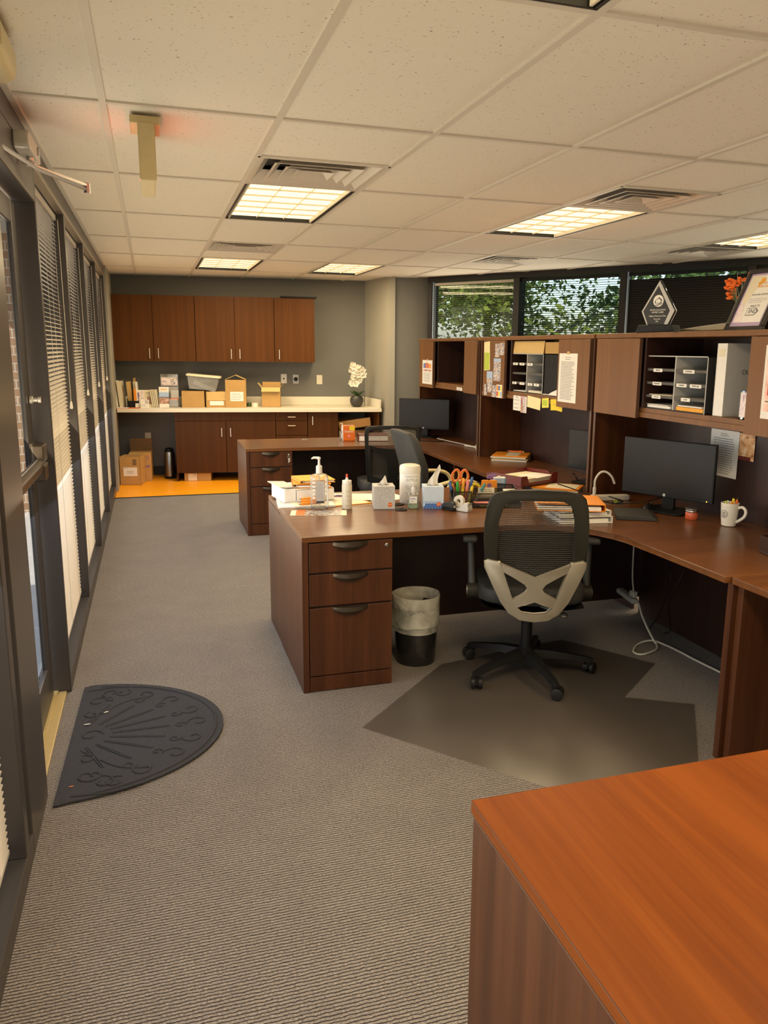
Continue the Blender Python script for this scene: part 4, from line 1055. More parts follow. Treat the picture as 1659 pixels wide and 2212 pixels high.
def pbinder(label, loc, rz, w, d, h, cover, ring=True, pen=False, tilt=0, inner='pink', group=None):
    t = thing('ring_binder', label, 'binder', loc, rz, group, rot=(0, tilt, rz))
    mb = MB(); mb.box(-w/2, w/2, -d/2, d/2, 0, .003, bev=.001); mb.box(-w/2, w/2, -d/2, d/2, h-.003, h, bev=.001); mb.box(-w/2, -w/2+.003, -d/2, d/2, 0, h); mb.build('cover', cover, t)
    mb = MB(); mb.box(-w/2+.02, w/2-.006, -d/2+.006, d/2-.006, .0035, h*.62); mb.build('pages', 'paper', t)
    mb = MB(); mb.tube([(-w/2+.016+.010*math.cos(a*PI/6), -d/2+.004, h/2+.010*math.sin(a*PI/6)) for a in range(12)], .002, 5, closed=True); mb.build('binder_ring', 'steel', t, smooth=True)
    return t
pbinder('orange binder with a metal ring, lower of the two on the white binder', (.82, 4.35, Z+.0805), R(-8), .21, .22, .022, 'orange')
pbinder('slim pink-edged orange binder, topmost on the white binder', (.835, 4.36, Z+.1035), R(4), .20, .20, .016, 'amber_card')
def pen(label, p, rz, L=.14, r=.0052, body='orange', tip='steel', group=None, rot=None, clip=None):
    t = thing('pen', label, 'pen', p, rz, group, rot=rot)
    mb = MB(); mb.tube([(0, 0, 0), (.02, 0, 0), (L*.8, 0, 0), (L*.82, 0, 0)], [r*.75, r, r, r*.7], 10); mb.build('barrel', body, t, smooth=True)
    mb = MB(); mb.tube([(-.014, 0, 0), (-.010, 0, 0), (0, 0, 0)], [.0008, .0018, r*.7], 10); mb.tube([(L*.82, 0, 0), (L*.9, 0, 0)], r*.45, 8); mb.build('tip', tip, t, smooth=True)
    mb = MB(); mb.box(L*.5, L*.8, -.0012, .0012, r, r+.0025); mb.build('clip', clip or body, t)
    return t
for i, (dx, dy, dz, a) in enumerate([(0, 0, 0, 12), (.004, .020, .010, 5), (.008, .034, .0205, 2)]):
    pen(['orange ballpoint pen, lowest of three beside the pump bottle', 'orange ballpoint pen, middle of three beside the pump bottle', 'orange ballpoint pen, uppermost of three beside the pump bottle'][i], (.722+dx, 4.128+dy, Z+.0175+dz), R(a), .13, .0085, 'orange', group='orange pens by the pump bottle')
# big pump bottle
def pump_bottle(label, loc, w, d, hb, hn, rz=0, body='clear_plastic', liquid=None, lab=None, nozzle=-1, big=True):
    t = thing('pump_bottle', label, 'pump bottle', loc, rz)
    mb = MB(); n_ = 8
    def sec(k, z): return [(x*k, y*k, z) for x, y in rrect(-w/2, w/2, -d/2, d/2, min(w, d)*.32, 4)]
    zs = [(.86, 0), (.93, .004), (.95, .02), (1, .03), (1, hb*.86), (.97, hb*.92), (.85, hb*.965), (.55, hb*.985), (.30, hb)]
    rings = [[mb.bm.verts.new(p) for p in sec(k, z)] for k, z in zs]
    for a, b in zip(rings, rings[1:]):
        for i in range(len(a)): mb.bm.faces.new((a[i], a[(i+1) % len(a)], b[(i+1) % len(a)], b[i]))
    mb.bm.faces.new(rings[0][::-1]); mb.build('bottle', body, t, smooth=True)
    if liquid:
        mb = MB(); mb.prism([(x*.95, y*.95) for x, y in rrect(-w/2, w/2, -d/2, d/2, min(w, d)*.3, 4)], .004, hb*liquid[1], 'z'); mb.build('gel', liquid[0], t, smooth=True)
    r = w*.17; hc = (hn-hb)*.45
    mb = MB(); mb.lathe([(r, hb-.002), (r*1.05, hb+.002), (r, hb+hc), (r*.6, hb+hc+.004), (r*.42, hb+hc+.006), (r*.36, hn-.012), (r*.55, hn-.010), (r*.55, hn)], 18); mb.tube([(0, 0, hn-.004), (nozzle*w*.30, 0, hn-.002), (nozzle*w*.42, 0, hn-.008)], [r*.42, r*.36, r*.25], 8); mb.build('pump', 'white_plastic', t, smooth=True)
    mb = MB(); mb.tube([(0, 0, hb), (0, .004, .02)], r*.2, 6); mb.build('dip_tube', 'white_plastic', t)
    if lab:
        mb = MB(); x0, x1, z0, z1 = lab; mb.box(x0, x1, -d/2-.0012, -d/2-.0002, z0, z1); lb = mb.build('label', 'paper_grey' if big else 'paper', t)
        if big:
            mb = MB(); mb.box(x0, x1, -d/2-.0018, -d/2-.0011, z0-.012, z0); mb.build('barcode_strip', 'ink', lb)
            mb = MB(); lines(mb, x0+.004, x1-.003, z0+.01, z1-.012, 12, -d/2-.0016, h=.0015, rag=.3); mb.build('printed_text', 'ink_soft', lb, norm=False)
    return t
t = pump_bottle('large clear sanitizer pump bottle with a tall label on the desk', (.812, 4.07, Z), .093, .052, .188, .272, R(-8), lab=(-.018, .024, .045, .150))
mb = MB()
for k, (z, m_) in enumerate([(.155, 0), (.135, 1), (.115, 1), (.095, 1), (.075, 1), (.055, 1)]): mb.box(-.037, -.022, -.0272, -.0262, z, z+.014)
for z in (.150, .125, .100, .075): mb.box(.028, .037, -.0272, -.0262, z, z+.018)
mb.build('side_print', 'white_plastic', t)
# brochure
def broch(t, th):
    mb = MB(); mb.box(-.115, .115, -.0635, .0635, th, th+.0004); mb.build('cover_print', 'photo_mag', t)
    mb = MB(); mb.box(-.115, -.070, -.0635, .0635, th+.0004, th+.0008); mb.build('red_band', 'orange_deep', t)
    mb = MB(); lines(mb, -.02, .10, -.045, .045, 5, th+.0010, h=.006, flat=True); mb.build('printed_text', 'paper', t, norm=False)
flat('brochure', 'colourful brochure lying flat in front of the pump bottle', 'brochure', .285, .132, (.785, 3.957, Z), R(-13), 'paper_cream', .0012, extra=broch)
# squeeze bottle
t = thing('squeeze_bottle', 'translucent squeeze bottle with a red-tipped nozzle', 'bottle', (.952, 4.035, Z))
mb = MB(); mb.lathe([(.024, 0), (.0265, .004), (.0265, .125), (.024, .133), (.022, .134)], 24); mb.build('bottle_body', 'cream_plastic', t, smooth=True)
mb = MB(); mb.lathe([(.025, .134), (.0245, .150), (.014, .152), (.007, .156), (.0055, .172)], 20); mb.build('cap', 'white_plastic', t, smooth=True)
mb = MB(); mb.lathe([(.0062, .166), (.0058, .180), (.004, .184)], 14); mb.build('nozzle_tip', 'red', t, smooth=True)
mb = MB()
for z in (.02, .045, .07, .095): mb.box(-.012, .006, -.0272, -.0266, z, z+.0012)
mb.build('level_marks', 'ink_soft', t)
# loose papers further back
flat('document', 'white sheet lying behind the squeeze bottle', 'paper', .30, .20, (1.03, 4.34, Z+.004), R(-15), 'paper', ln=7)
flat('folder', 'orange-edged folder under the white sheet behind the squeeze bottle', 'folder', .27, .21, (.965, 4.22, Z), R(10), 'amber_card', .003, extra=lambda t, th: MB().box(-.10, .12, -.095, .10, th, th+.0008).build('front_sheet', 'paper_cream', t))
flat('document', 'papers lying between the grey tissue box and the wipes canister', 'paper', .22, .20, (1.225, 4.29, Z), R(12), 'paper', .003, ln=8)
pen('purple pen lying on the papers behind the squeeze bottle', (.90, 4.36, Z+.012), R(-20), .13, .0045, 'purple')
# tissue boxes
def tissue_box(label, loc, rz, w, h, body, art):
    t = thing('tissue_box', label, 'tissue box', loc, rz, 'tissue boxes')
    mb = MB(); mb.box(-w/2, w/2, -w/2, w/2, 0, h, bev=.0015); mb.build('carton', body, t)
    mb = MB(); mb.lathe([(.034, h+.0003), (.0345, h+.0009)], 24, sx=1, sy=.62); mb.build('opening', 'ink_soft', t)
    mb = MB(); rnd = random.Random(len(label))
    art(t, w, h)
    return t
def tissue(t, h, th, lean, w=.05):
    mb = MB()
    mb.grid(10, 8, lambda u, v: ((u-.5)*w*(1-v*.75)+lean*v*v, .012*math.sin(u*9+v*2)*(1-v)+.004*math.sin(v*7), h+.001+th*v*(.75+.25*math.sin(u*PI))), thick=.0015); mb.build('tissue', 'tissue', t, smooth=True)
def art_grey(t, w, h):
    mb = MB()
    for x, z, r in [(-.025, .085, .014), (.012, .098, .013), (-.008, .062, .016), (-.035, .045, .012), (.030, .075, .014), (.0, .118, .012), (-.03, .115, .010), (-.012, .028, .013), (.035, .108, .010)]:
        k = 16
        for i in range(k):
            a0, a1 = 2*PI*i/k, 2*PI*(i+.55)/k
            mb.quad(*[(x+rr*math.cos(a), -w/2-.0006, z+rr*math.sin(a)) for rr, a in ((r, a0), (r+.0016, a0), (r+.0016, a1), (r, a1))])
    mb.build('circle_print', 'ink_soft', t, norm=False)
    logo(t, .030, .024, -w/2)
    tissue(t, h, .048, .008)
def logo(t, x, z, y, r=.0125, s='Kleenex'):
    mb = MB(); mb.lathe([(r, 0), (r, .0008)], 24, mat=Matrix.Translation((x, y-.0002, z)) @ Matrix.Rotation(PI/2, 4, 'X')); o = mb.build('round_logo', 'orange_deep', t)
    text('lettering', s, r*.52, (x, y-.0014, z+r*.12), 'paper', o, sx=.95)
def art_blue(t, w, h):
    mb = MB()
    for r_ in range(4):
        for i in range(7):
            x = -w/2+.008+i*.0158+(.008 if r_ % 2 else 0); z = .008+.0135*r_
            if x > w/2-.008: continue
            mb.lathe([(.0082, 0), (.0082, .0005)], 14, mat=Matrix.Translation((x, -w/2-.0002-.0001*(3-r_), z)) @ Matrix.Rotation(PI/2, 4, 'X'), m=(0, 0, 1, 2)[r_])
    mb.build('scallop_print', ['blue', 'sky_blue', 'light_blue'], t)
    logo(t, .028, .024, -w/2)
    tissue(t, h, .11, .035, .06)
tissue_box('grey-patterned tissue box with dashed circles beside the squeeze bottle', (1.147, 4.02, Z), R(-10), .112, .122, 'light_grey', art_grey)
tissue_box('pale tissue box with blue scalloped print and a tall tissue', (1.405, 3.965, Z), R(-13), .108, .118, 'light_blue', art_blue)
# wipes canister
t = thing('wipes_canister', 'tall white wipes canister behind the small sanitizer', 'canister', (1.325, 4.115, Z))
mb = MB(); mb.lathe([(.054, 0), (.057, .004), (.057, .165), (.054, .170)], 32); mb.build('can_body', 'white_plastic', t, smooth=True)
mb = MB(); mb.lathe([(.0585, .168), (.0585, .196), (.054, .207), (.038, .213), (.02, .214)], 32); mb.build('lid', 'ceramic', t, smooth=True)
mb = MB()
for z, n_ in [(.150, 1), (.135, 1), (.128, 1), (.100, 1), (.092, 1), (.084, 1), (.06, 1), (.052, 1), (.044, 1), (.036, 1)]:
    for i in range(12):
        a = -PI/2-.75+i*.105
        if random.random() < .75: mb.quad(*[(.0575*math.cos(b), .0575*math.sin(b), zz) for b, zz in ((a, z), (a+.08, z), (a+.08, z+.0028), (a, z+.0028))])
mb.build('printed_text', 'ink_soft', t, norm=False)
# small sanitizer
t = pump_bottle('small sanitizer bottle with green gel beside the blue tissue box', (1.292, 3.955, Z), .060, .036, .085, .138, R(-15), 'clear_plastic', ('gel', .52), (-.020, .020, .030, .066), big=False)
text('lettering', 'PURELL', .0095, (0, -.0205, .054), 'blue', t)
mb = MB(); lines(mb, -.014, .014, .034, .046, 3, -.0196, h=.0014); mb.build('printed_text', 'ink_soft', t, norm=False)
# desk grommets
for p, lb in [((1.218, 3.925), 'round dark cable grommet set in the desk top in front of the sanitizer'), ((1.245, 4.07), 'dark cable grommet just behind, beside the wipes canister')]:
    t = thing('desk_grommet', lb, 'grommet', (*p, Z-.0004)); mb = MB(); mb.lathe([(.032, 0), (.032, .004), (.026, .006), (.024, .004)], 24); mb.build('cap_ring', 'black_plastic', t, smooth=True)
    mb = MB(); mb.box(-.01, .012, -.003, .003, .0035, .0062); mb.build('cable_slot', 'dark_inside', t)

# mesh organizer with its contents
OZ = Z; orz = R(-14)
t = thing('desk_organizer', 'black wire-mesh desk organizer full of pens and notes', 'organizer', (1.715, 3.985, OZ), orz); OW, OD = .36, .24
mb = MB()
def wall(p, q, h0, h1):
    mb.quad((p[0], p[1], .002), (q[0], q[1], .002), (q[0], q[1], h1), (p[0], p[1], h0))
def rim(mb2, pts, r=.0026): mb2.tube(pts, r, 6)
x0, x1, y0, y1 = -OW/2, OW/2, -OD/2, OD/2; xm = x0+.09; ym = y0+.075; yn = y0+.14
wall((x0, y1), (x1, y1), .105, .085); wall((x0, y0), (x0, y1), .085, .105); wall((x0, y0), (xm, y0), .085, .085); wall((xm, y0), (xm, y1), .085, .105)
wall((xm, ym), (x1, ym), .062, .062); wall((xm, yn), (x1, yn), .080, .080); wall((x1, y0), (x1, y1), .022, .085); wall((xm, y0), (x1, y0), .022, .022); wall((xm+.15, ym), (xm+.15, y1), .062, .085)
mb.quad((x0, y0, .002), (x1, y0, .002), (x1, y1, .002), (x0, y1, .002)); mb.build('mesh_walls', 'organizer_mesh', t, norm=False)
mb = MB()
for pts in [[(x0, y0, .085), (xm, y0, .085)], [(x0, y0, .085), (x0, y1, .105)], [(xm, y0, .085), (xm, y1, .105)], [(x0, y1, .105), (x1, y1, .085)], [(xm, ym, .062), (x1, ym, .062)], [(xm, yn, .080), (x1, yn, .080)], [(xm, y0, .022), (x1, y0, .022)],
            [(x1, y0, .022), (x1, ym, .062), (x1, y1, .085)], [(xm+.15, ym, .062), (xm+.15, y1, .085)], [(x0, y0, .003), (x1, y0, .003)], [(x0, y0, .003), (x0, y0, .085)], [(xm, y0, .003), (xm, y0, .085)], [(x1, y0, .003), (x1, y0, .022)], [(x1, y1, .003), (x1, y1, .085)], [(xm, y0, .085), (xm+.002, ym, .062)]]: rim(mb, pts)
mb.build('wire_frame', 'black_plastic', t, smooth=True)
OM = Matrix.Translation((1.715, 3.985, OZ)) @ Matrix.Rotation(orz, 4, 'Z')
def O(x, y, z): v = OM @ Vector((x, y, z)); return (v.x, v.y, v.z)
def marker(label, x, y, z, L, lean, col, cap, ax=0., name='highlighter'):
    t = thing(name, label, 'pen', O(x, y, z), 0, 'pens in the organizer', rot=(ax, lean, orz))
    mb = MB(); mb.tube([(0, 0, 0), (0, 0, L*.62)], .0075, 12); mb.build('barrel', col, t, smooth=True)
    mb = MB(); mb.tube([(0, 0, L*.62), (0, 0, L*.63), (0, 0, L*.94), (0, 0, L)], [.0075, .0085, .0080, .0045], 12); mb.build('cap', cap, t, smooth=True)
for a in [('green-capped marker standing in the left pocket of the organizer', x0+.022, y0+.03, .004, .135, R(-2), 'green', 'green'), ('yellow highlighter standing second from the left in the organizer', x0+.042, y0+.04, .004, .150, R(4), 'yellow', 'amber_card'),
          ('coral highlighter standing in the organizer next to the yellow one', x0+.060, y0+.035, .004, .140, R(6), 'orange_deep', 'pink'), ('yellow highlighter leaning forward over the organizer wall', x0+.075, y0+.025, .004, .112, R(12), 'yellow', 'yellow'),
          ('orange marker behind the coral highlighter', x0+.065, y0+.085, .004, .130, R(8), 'orange', 'orange')]: marker(*a)
marker('blue pen sticking up behind the highlighters', x0+.08, y0+.09, .004, .150, R(10), 'sky_blue', 'blue', name='pen')
marker('teal and grey pen leaning in the middle compartment', xm+.03, ym+.025, .004, .125, R(28), 'light_grey', 'teal', name='pen')
marker('dark pen leaning out of the left end of the organizer', x0+.012, y0+.09, .004, .125, R(-14), 'black_plastic', 'blue', name='pen')
marker('orange and black pen beside the organizer end', x0+.014, y0+.13, .004, .105, R(-6), 'amber_card', 'orange', name='pen')
# scissors
t = thing('scissors', 'orange-handled scissors standing in the organizer', 'scissors', O(x0+.035, y0+.13, .01), 0, rot=(0, R(3), orz))
for s in (-1, 1):
    mb = MB(); mb.prism([(-.003, 0), (.004, .0), (.009, .09), (-.004, .10)], s*.0012-.001, s*.0012+.001, 'y', mat=Ry(R(s*7), (0, 0, .095))); mb.build('blade', 'steel', t)
    mb = MB(); cx_, cz_ = s*.024+.002, .142; mb.tube([(cx_+(.019+.003*math.cos(2*a))*math.cos(a+.2*s), 0, cz_+.034*math.sin(a)) for a in [2*PI*i/18 for i in range(18)]], .0062, 8, closed=True); mb.tube([(0, 0, .088), (s*.010, 0, .115)], .006, 8); mb.build('handle', 'orange_deep', t, smooth=True)
    mb = MB(); mb.tube([(cx_+.0145*math.cos(a), 0, cz_+.029*math.sin(a)) for a in [2*PI*i/18 for i in range(18)]], .003, 6, closed=True); mb.build('grip_lining', 'manila', t, smooth=True)
# tape roll, orange note holder, cards, blue box
t = thing('tape_roll', 'yellow tape roll standing in the organizer', 'tape roll', O(xm+.045, yn+.05, .065), 0, rot=(PI/2, 0, orz))
mb = MB(); mb.lathe([(.025, -.010), (.038, -.010), (.038, .010), (.025, .010), (.025, -.010)], 24, cap=False); mb.build('tape', 'yellow', t, smooth=True)
t = thing('note_holder', 'orange note pad with a round hole standing in the organizer', 'note pad', O(xm+.125, yn+.045, .06), orz)
mb = MB(); op = [(-.045, 0), (.045, 0), (.043, .056), (.038, .060), (.006, .060), (0, .054), (-.006, .060), (-.038, .060), (-.043, .056)]
mb.prism(op, -.006, .006, 'y', bev=.0015); mb.build('pad', 'orange', t)
mb = MB(); mb.lathe([(.013, 0), (.013, .0006)], 20, mat=Matrix.Translation((0, -.0062, .030)) @ Matrix.Rotation(PI/2, 4, 'X')); mb.build('hole', 'purple', t)
t = thing('card_stack', 'small white cards with two lines of print standing in the organizer', 'cards', O(xm+.10, ym+.045, .030), 0, rot=(R(-12), 0, orz))
mb = MB(); mb.box(-.045, .045, -.006, .006, 0, .058); mb.build('cards', 'paper_cream', t)
text('lettering', 'CHERRY RED', .0085, (0, -.0066, .046), 'ink', t); text('lettering', 'BUSINESS CARD', .0085, (0, -.0066, .035), 'ink', t)
t = thing('eraser_block', 'white block lying across the right compartment of the organizer', 'block', O(x1-.045, ym+.035, .068), orz)
mb = MB(); mb.box(-.034, .034, -.022, .022, 0, .012, bev=.003); mb.build('block', 'ceramic', t)
t = thing('blue_box', 'pale blue box with a teal side standing behind the organizer', 'box', O(x1-.075, y1+.035, 0), orz)
mb = MB(); mb.box(-.032, .030, -.022, .022, 0, .118, bev=.001); mb.build('carton', 'sky_blue', t)
mb = MB(); mb.box(.0302, .036, -.022, .022, 0, .118); mb.build('side_face', 'teal', t)
mb = MB(); mb.box(-.031, .035, -.021, .021, .118, .121); mb.build('top_edge', 'paper', t)
# pads in the front tray
flat('note_pad', 'lime green note pad lying lowest in the front tray of the organizer', 'note pad', .15, .05, O(xm+.125, y0+.035, .003), orz, 'lime', .008)
flat('note_pad', 'pink note pad lying on the lime one in the front tray', 'note pad', .17, .052, O(xm+.105, y0+.037, .0115), orz+R(2), 'pink', .011)
# hair claw, small bottle
t = thing('hair_clip', 'purple toothed hair clip standing behind the organizer', 'hair clip', O(.065, y1+.05, 0), orz)
mb = MB(); mb.tube([(0, 0, 0), (0, 0, .105)], .006, 8); mb.build('clip_stem', 'manila', t, smooth=True)
mb = MB(); mb.box(-.026, .026, -.007, .007, .108, .134, bev=.006); 
for i in range(7): mb.box(-.025+i*.008, -.022+i*.008, -.002, .002, .134, .146)
mb.build('claw', 'purple', t)
t = thing('small_bottle', 'little clear bottle with a pale cap behind the orange note pad', 'bottle', O(.105, y1+.04, 0), orz)
mb = MB(); mb.lathe([(.014, 0), (.015, .08), (.010, .095), (.009, .105)], 16); mb.build('bottle_body', 'purple', t, smooth=True)
mb = MB(); mb.lathe([(.011, .105), (.011, .125), (.007, .128)], 14); mb.build('cap', 'light_grey', t, smooth=True)
# tape dispenser
t = thing('tape_dispenser', 'silver tape dispenser with a cream roll in front of the organizer', 'tape dispenser', (1.512, 3.835, Z), R(-55))
mb = MB(); prof = [(-.062, 0), (.062, 0), (.066, .014), (.060, .042), (.040, .046), (.028, .030), (.012, .016), (-.012, .016), (-.035, .035), (-.048, .040), (-.060, .030), (-.066, .012)]
mb.prism(prof, -.022, .022, 'y', bev=.003); mb.build('body', 'silver_paint', t)
mb = MB(); mb.lathe([(.012, -.009), (.030, -.009), (.030, .009), (.012, .009), (.012, -.009)], 26, cap=False, mat=Matrix.Translation((-.004, 0, .050)) @ Matrix.Rotation(PI/2, 4, 'X')); mb.build('tape', 'cream_plastic', t, smooth=True)
mb = MB(); mb.box(.052, .068, -.016, .016, .042, .046); mb.build('cutter', 'steel', t)
t = thing('stapler', 'small black stapler standing beside the tape dispenser', 'stapler', (1.462, 3.865, Z), R(-70))
mb = MB(); mb.box(-.045, .045, -.016, .016, 0, .012, bev=.004); mb.build('base', 'black_plastic', t)
mb = MB(); mb.prism([(-.045, .012), (.045, .014), (.045, .040), (.030, .050), (-.030, .036), (-.045, .024)], -.013, .013, 'y', bev=.004); mb.build('arm', 'charcoal', t)
mb = MB(); mb.box(.0452, .0458, -.006, .006, .018, .030); mb.build('badge', 'paper_grey', t)

# letter tray
t = thing('letter_tray', 'burgundy plastic letter tray holding papers behind the organizer', 'letter tray', (2.17, 4.435, Z), R(24))
W_, D_ = .34, .25
def tray(z0, mat='burgundy'):
    mb = MB(); mb.box(-W_/2, W_/2, -D_/2, D_/2, z0, z0+.004)
    mb.prism([(-D_/2, z0), (D_/2, z0), (D_/2, z0+.062), (-D_/2+.07, z0+.062), (-D_/2+.045, z0+.030), (-D_/2, z0+.030)], W_/2-.004, W_/2, 'x')
    mb.prism([(-D_/2, z0), (D_/2, z0), (D_/2, z0+.062), (-D_/2+.0, z0+.062)], -W_/2, -W_/2+.004, 'x')
    mb.prism([(-W_/2, z0), (W_/2, z0), (W_/2, z0+.062), (W_/2-.05, z0+.062), (W_/2-.07, z0+.020), (-W_/2+.07, z0+.020), (-W_/2+.05, z0+.062), (-W_/2, z0+.062)], -D_/2, -D_/2+.004, 'y')
    mb.box(-W_/2, W_/2, D_/2-.004, D_/2, z0, z0+.062); return mb.build('tray_body', mat, t)
for s in (-1, 1): mb = MB(); mb.box(s*(W_/2-.01)-.008, s*(W_/2-.01)+.008, -D_/2, D_/2, 0, .030); mb.build('tray_foot', 'burgundy', t)
tray(.030)
TM = Matrix.Translation((2.17, 4.435, Z)) @ Matrix.Rotation(R(24), 4, 'Z')
def T(x, y, z): v = TM @ Vector((x, y, z)); return (v.x, v.y, v.z)
flat('paper_stack', 'papers with a yellow-green mark lying in the burgundy tray', 'papers', .31, .22, T(0, .008, .0348), R(24), 'paper_cream', .034, extra=lambda t, th: MB().box(-.06, -.02, .02, .045, th, th+.0006).build('mark', 'lime', t))
flat('document', 'white sheet slipping over the front of the burgundy tray', 'paper', .19, .14, T(.06, -.045, .0705), R(30), 'paper', .001)
flat('purple_card', 'lilac card lying under the burgundy letter tray', 'card', .10, .08, T(.02, -.08, 0), R(20), 'lilac', .012)
# orange folders
def cover_strip(w, d): return lambda t, th: MB().box(-w*.12, w*.24, -d/2+.001, d/2-.001, th, th+.0006).build('white_band', 'paper_cream', t)
for i, (dx, dy, a, mt) in enumerate([(0, 0, 0, 'paper'), (.006, .004, 3, 'manila'), (-.004, .0, -2, 'paper'), (.004, .006, 1, 'orange')]):
    flat('folder', ['white folder, lowest in the fanned stack on the middle desk', 'manila folder, second from the bottom of the fanned stack', 'cream folder just under the top orange one', 'orange folder with a white band, topmost of the fanned stack'][i], 'folder', .27, .23, (2.625+dx, 5.60+dy, Z+.0108*i), R(-34+a), mt, .010, 'folders stacked by the hutch panel', extra=cover_strip(.27, .23) if i == 3 else None)
pen('orange pen lying along the back of the fanned folders', (2.66, 5.72, Z+.050), R(-45), .14, .006, 'orange_deep')
flat('folder', 'orange folder with a white cover sheet, just behind the mesh chair back', 'folder', .28, .20, (2.325, 4.285, Z+.0135), R(-40), 'orange', .010, extra=cover_strip(.5, .18))
flat('paper_stack', 'papers propping up the orange folder behind the mesh chair', 'papers', .27, .20, (2.325, 4.285, Z), R(-38), 'paper', .013)
pen('orange pen lying on the folder behind the mesh chair', (2.235, 4.33, Z+.031), R(60), .10, .006, 'orange_deep')
# binders right of the chair
BL = ['white ring binder at the bottom of the stack beside the keyboard', 'white ring binder second from the bottom of the stack beside the keyboard', 'orange ring binder at the top of the stack beside the keyboard']
for i, (dx, dy, a, h, cv, tl) in enumerate([(0, 0, 172, .034, 'paper', 0), (-.010, .008, 176, .026, 'paper', 0), (.004, .012, 158, .036, 'orange', 0)]):
    t = pbinder(BL[i], ((2.015 if i < 2 else 1.965)+dx, 3.50+dy, Z+[0, .0345, .061][i]), R(a), .27 if i < 2 else .33, .26, h, cv, group='binders beside the mesh chair')
    if i == 2: mb = MB(); mb.box(-.09, -.05, -.06, .06, h, h+.0006); mb.build('title_label', 'paper_cream', t)
# keyboard / laptop sleeve, jar, mug, business card block
t = thing('laptop_sleeve', 'flat dark grey folder-like sleeve lying in front of the monitor', 'sleeve', (2.335, 3.475, Z), R(-28))
mb = MB(); mb.prism([(-.10, 0), (.10, 0), (.10, .010), (.075, .022), (-.10, .022)], -.12, .10, 'y', bev=.003, mat=None); mb.build('sleeve_body', 'charcoal', t)
mb = MB(); mb.box(-.095, .07, -.115, .095, .0222, .0235); mb.build('cover_flap', 'charcoal', t)
t = thing('jar', 'small jar with coral contents and a silver lid under the monitor', 'jar', (2.575, 3.335, Z))
mb = MB(); mb.lathe([(.028, 0), (.031, .004), (.031, .034), (.028, .038)], 24); mb.build('jar_body', 'jar_fill', t, smooth=True)
mb = MB(); mb.lathe([(.032, .038), (.0325, .040), (.0325, .046), (.0318, .047), (.0325, .048), (.0325, .056), (.030, .058)], 24); mb.build('lid', 'steel', t, smooth=True)
t = thing('mug', 'cream mug with a dark round emblem holding pens', 'mug', (2.655, 3.155, Z), R(-62))
mb = MB(); mb.lathe([(.030, 0), (.034, .003), (.039, .05), (.043, .112), (.0415, .114), (.0395, .110), (.036, .05), (.031, .008), (.001, .007)], 36); mb.build('cup', 'ceramic', t, smooth=True)
mb = MB(); mb.tube(spline([(.038, 0, .092), (.062, 0, .098), (.078, 0, .080), (.070, 0, .050), (.036, 0, .022)], 6), [.008]*31 if False else .0075, 10); mb.build('handle', 'ceramic', t, smooth=True)
mb = MB()
def em(r0, r1, a0, a1, n=14):
    for i in range(n):
        b0, b1 = a0+(a1-a0)*i/n, a0+(a1-a0)*(i+.8)/n
        P_ = []
        for rr, b in ((r0, b0), (r1, b0), (r1, b1), (r0, b1)):
            u, z = rr*math.cos(b), .062+rr*math.sin(b); an = -PI/2-.28+u/.040; P_.append((.0403*math.cos(an)*(1+.03*(z-.05)/.06), .0403*math.sin(an)*(1+.03*(z-.05)/.06), z))
        mb.quad(*P_)
em(.015, .020, 0, 2*PI, 22); em(.0, .011, .1, PI-.1, 6); em(.003, .012, PI+.5, 2*PI-.5, 6); mb.build('emblem', 'ink_soft', t, norm=False)
MM = Matrix.Translation((2.655, 3.155, Z))
for i, (x, y, L, lx, ly, c_, lb) in enumerate([(-.015, -.012, .128, -8, 4, 'lime', 'lime highlighter in the mug, at the left'), (.0, -.02, .122, 0, 6, 'orange', 'orange highlighter in the mug, in the middle'), (.012, .006, .135, 5, 0, 'yellow', 'yellow pencil standing in the mug'), (.016, -.010, .132, 9, 3, 'orange_deep', 'orange pen standing in the mug'), (.02, .012, .142, 12, -4, 'black_plastic', 'dark pen at the right of the mug'), (-.004, .016, .126, -3, -5, 'white_plastic', 'white pen standing in the mug')]):
    t = thing('pen', lb, 'pen', MM @ Vector((x, y, .012)), 0, 'pens in the mug', rot=(R(-ly), R(lx), 0))
    mb = MB(); L -= .014; mb.tube([(0, 0, 0), (0, 0, L*.97), (0, 0, L)], [.006, .006, .0045], 10); mb.build('barrel', c_, t, smooth=True)
    mb = MB(); mb.box(-.0015, .0015, -.008, -.0055, L*.72, L*.96); mb.build('clip', c_, t)
t = thing('desk_caddy', 'dark wooden desk caddy corner cut off at the right edge', 'caddy', (2.52, 2.60, Z), R(-10))
mb = MB(); mb.box(-.11, .11, -.06, .06, 0, .008, bev=.002); mb.build('base', 'espresso_dark', t)
mb = MB(); mb.box(-.11, -.104, -.06, .06, .008, .075); mb.box(-.104, .11, .054, .06, .008, .075); mb.box(-.104, .11, -.06, -.054, .008, .045); mb.build('side_walls', 'espresso_dark', t)
mb = MB(); mb.box(-.06, .02, -.02, .02, .008, .03, bev=.003); mb.build('insert', 'manila', t)
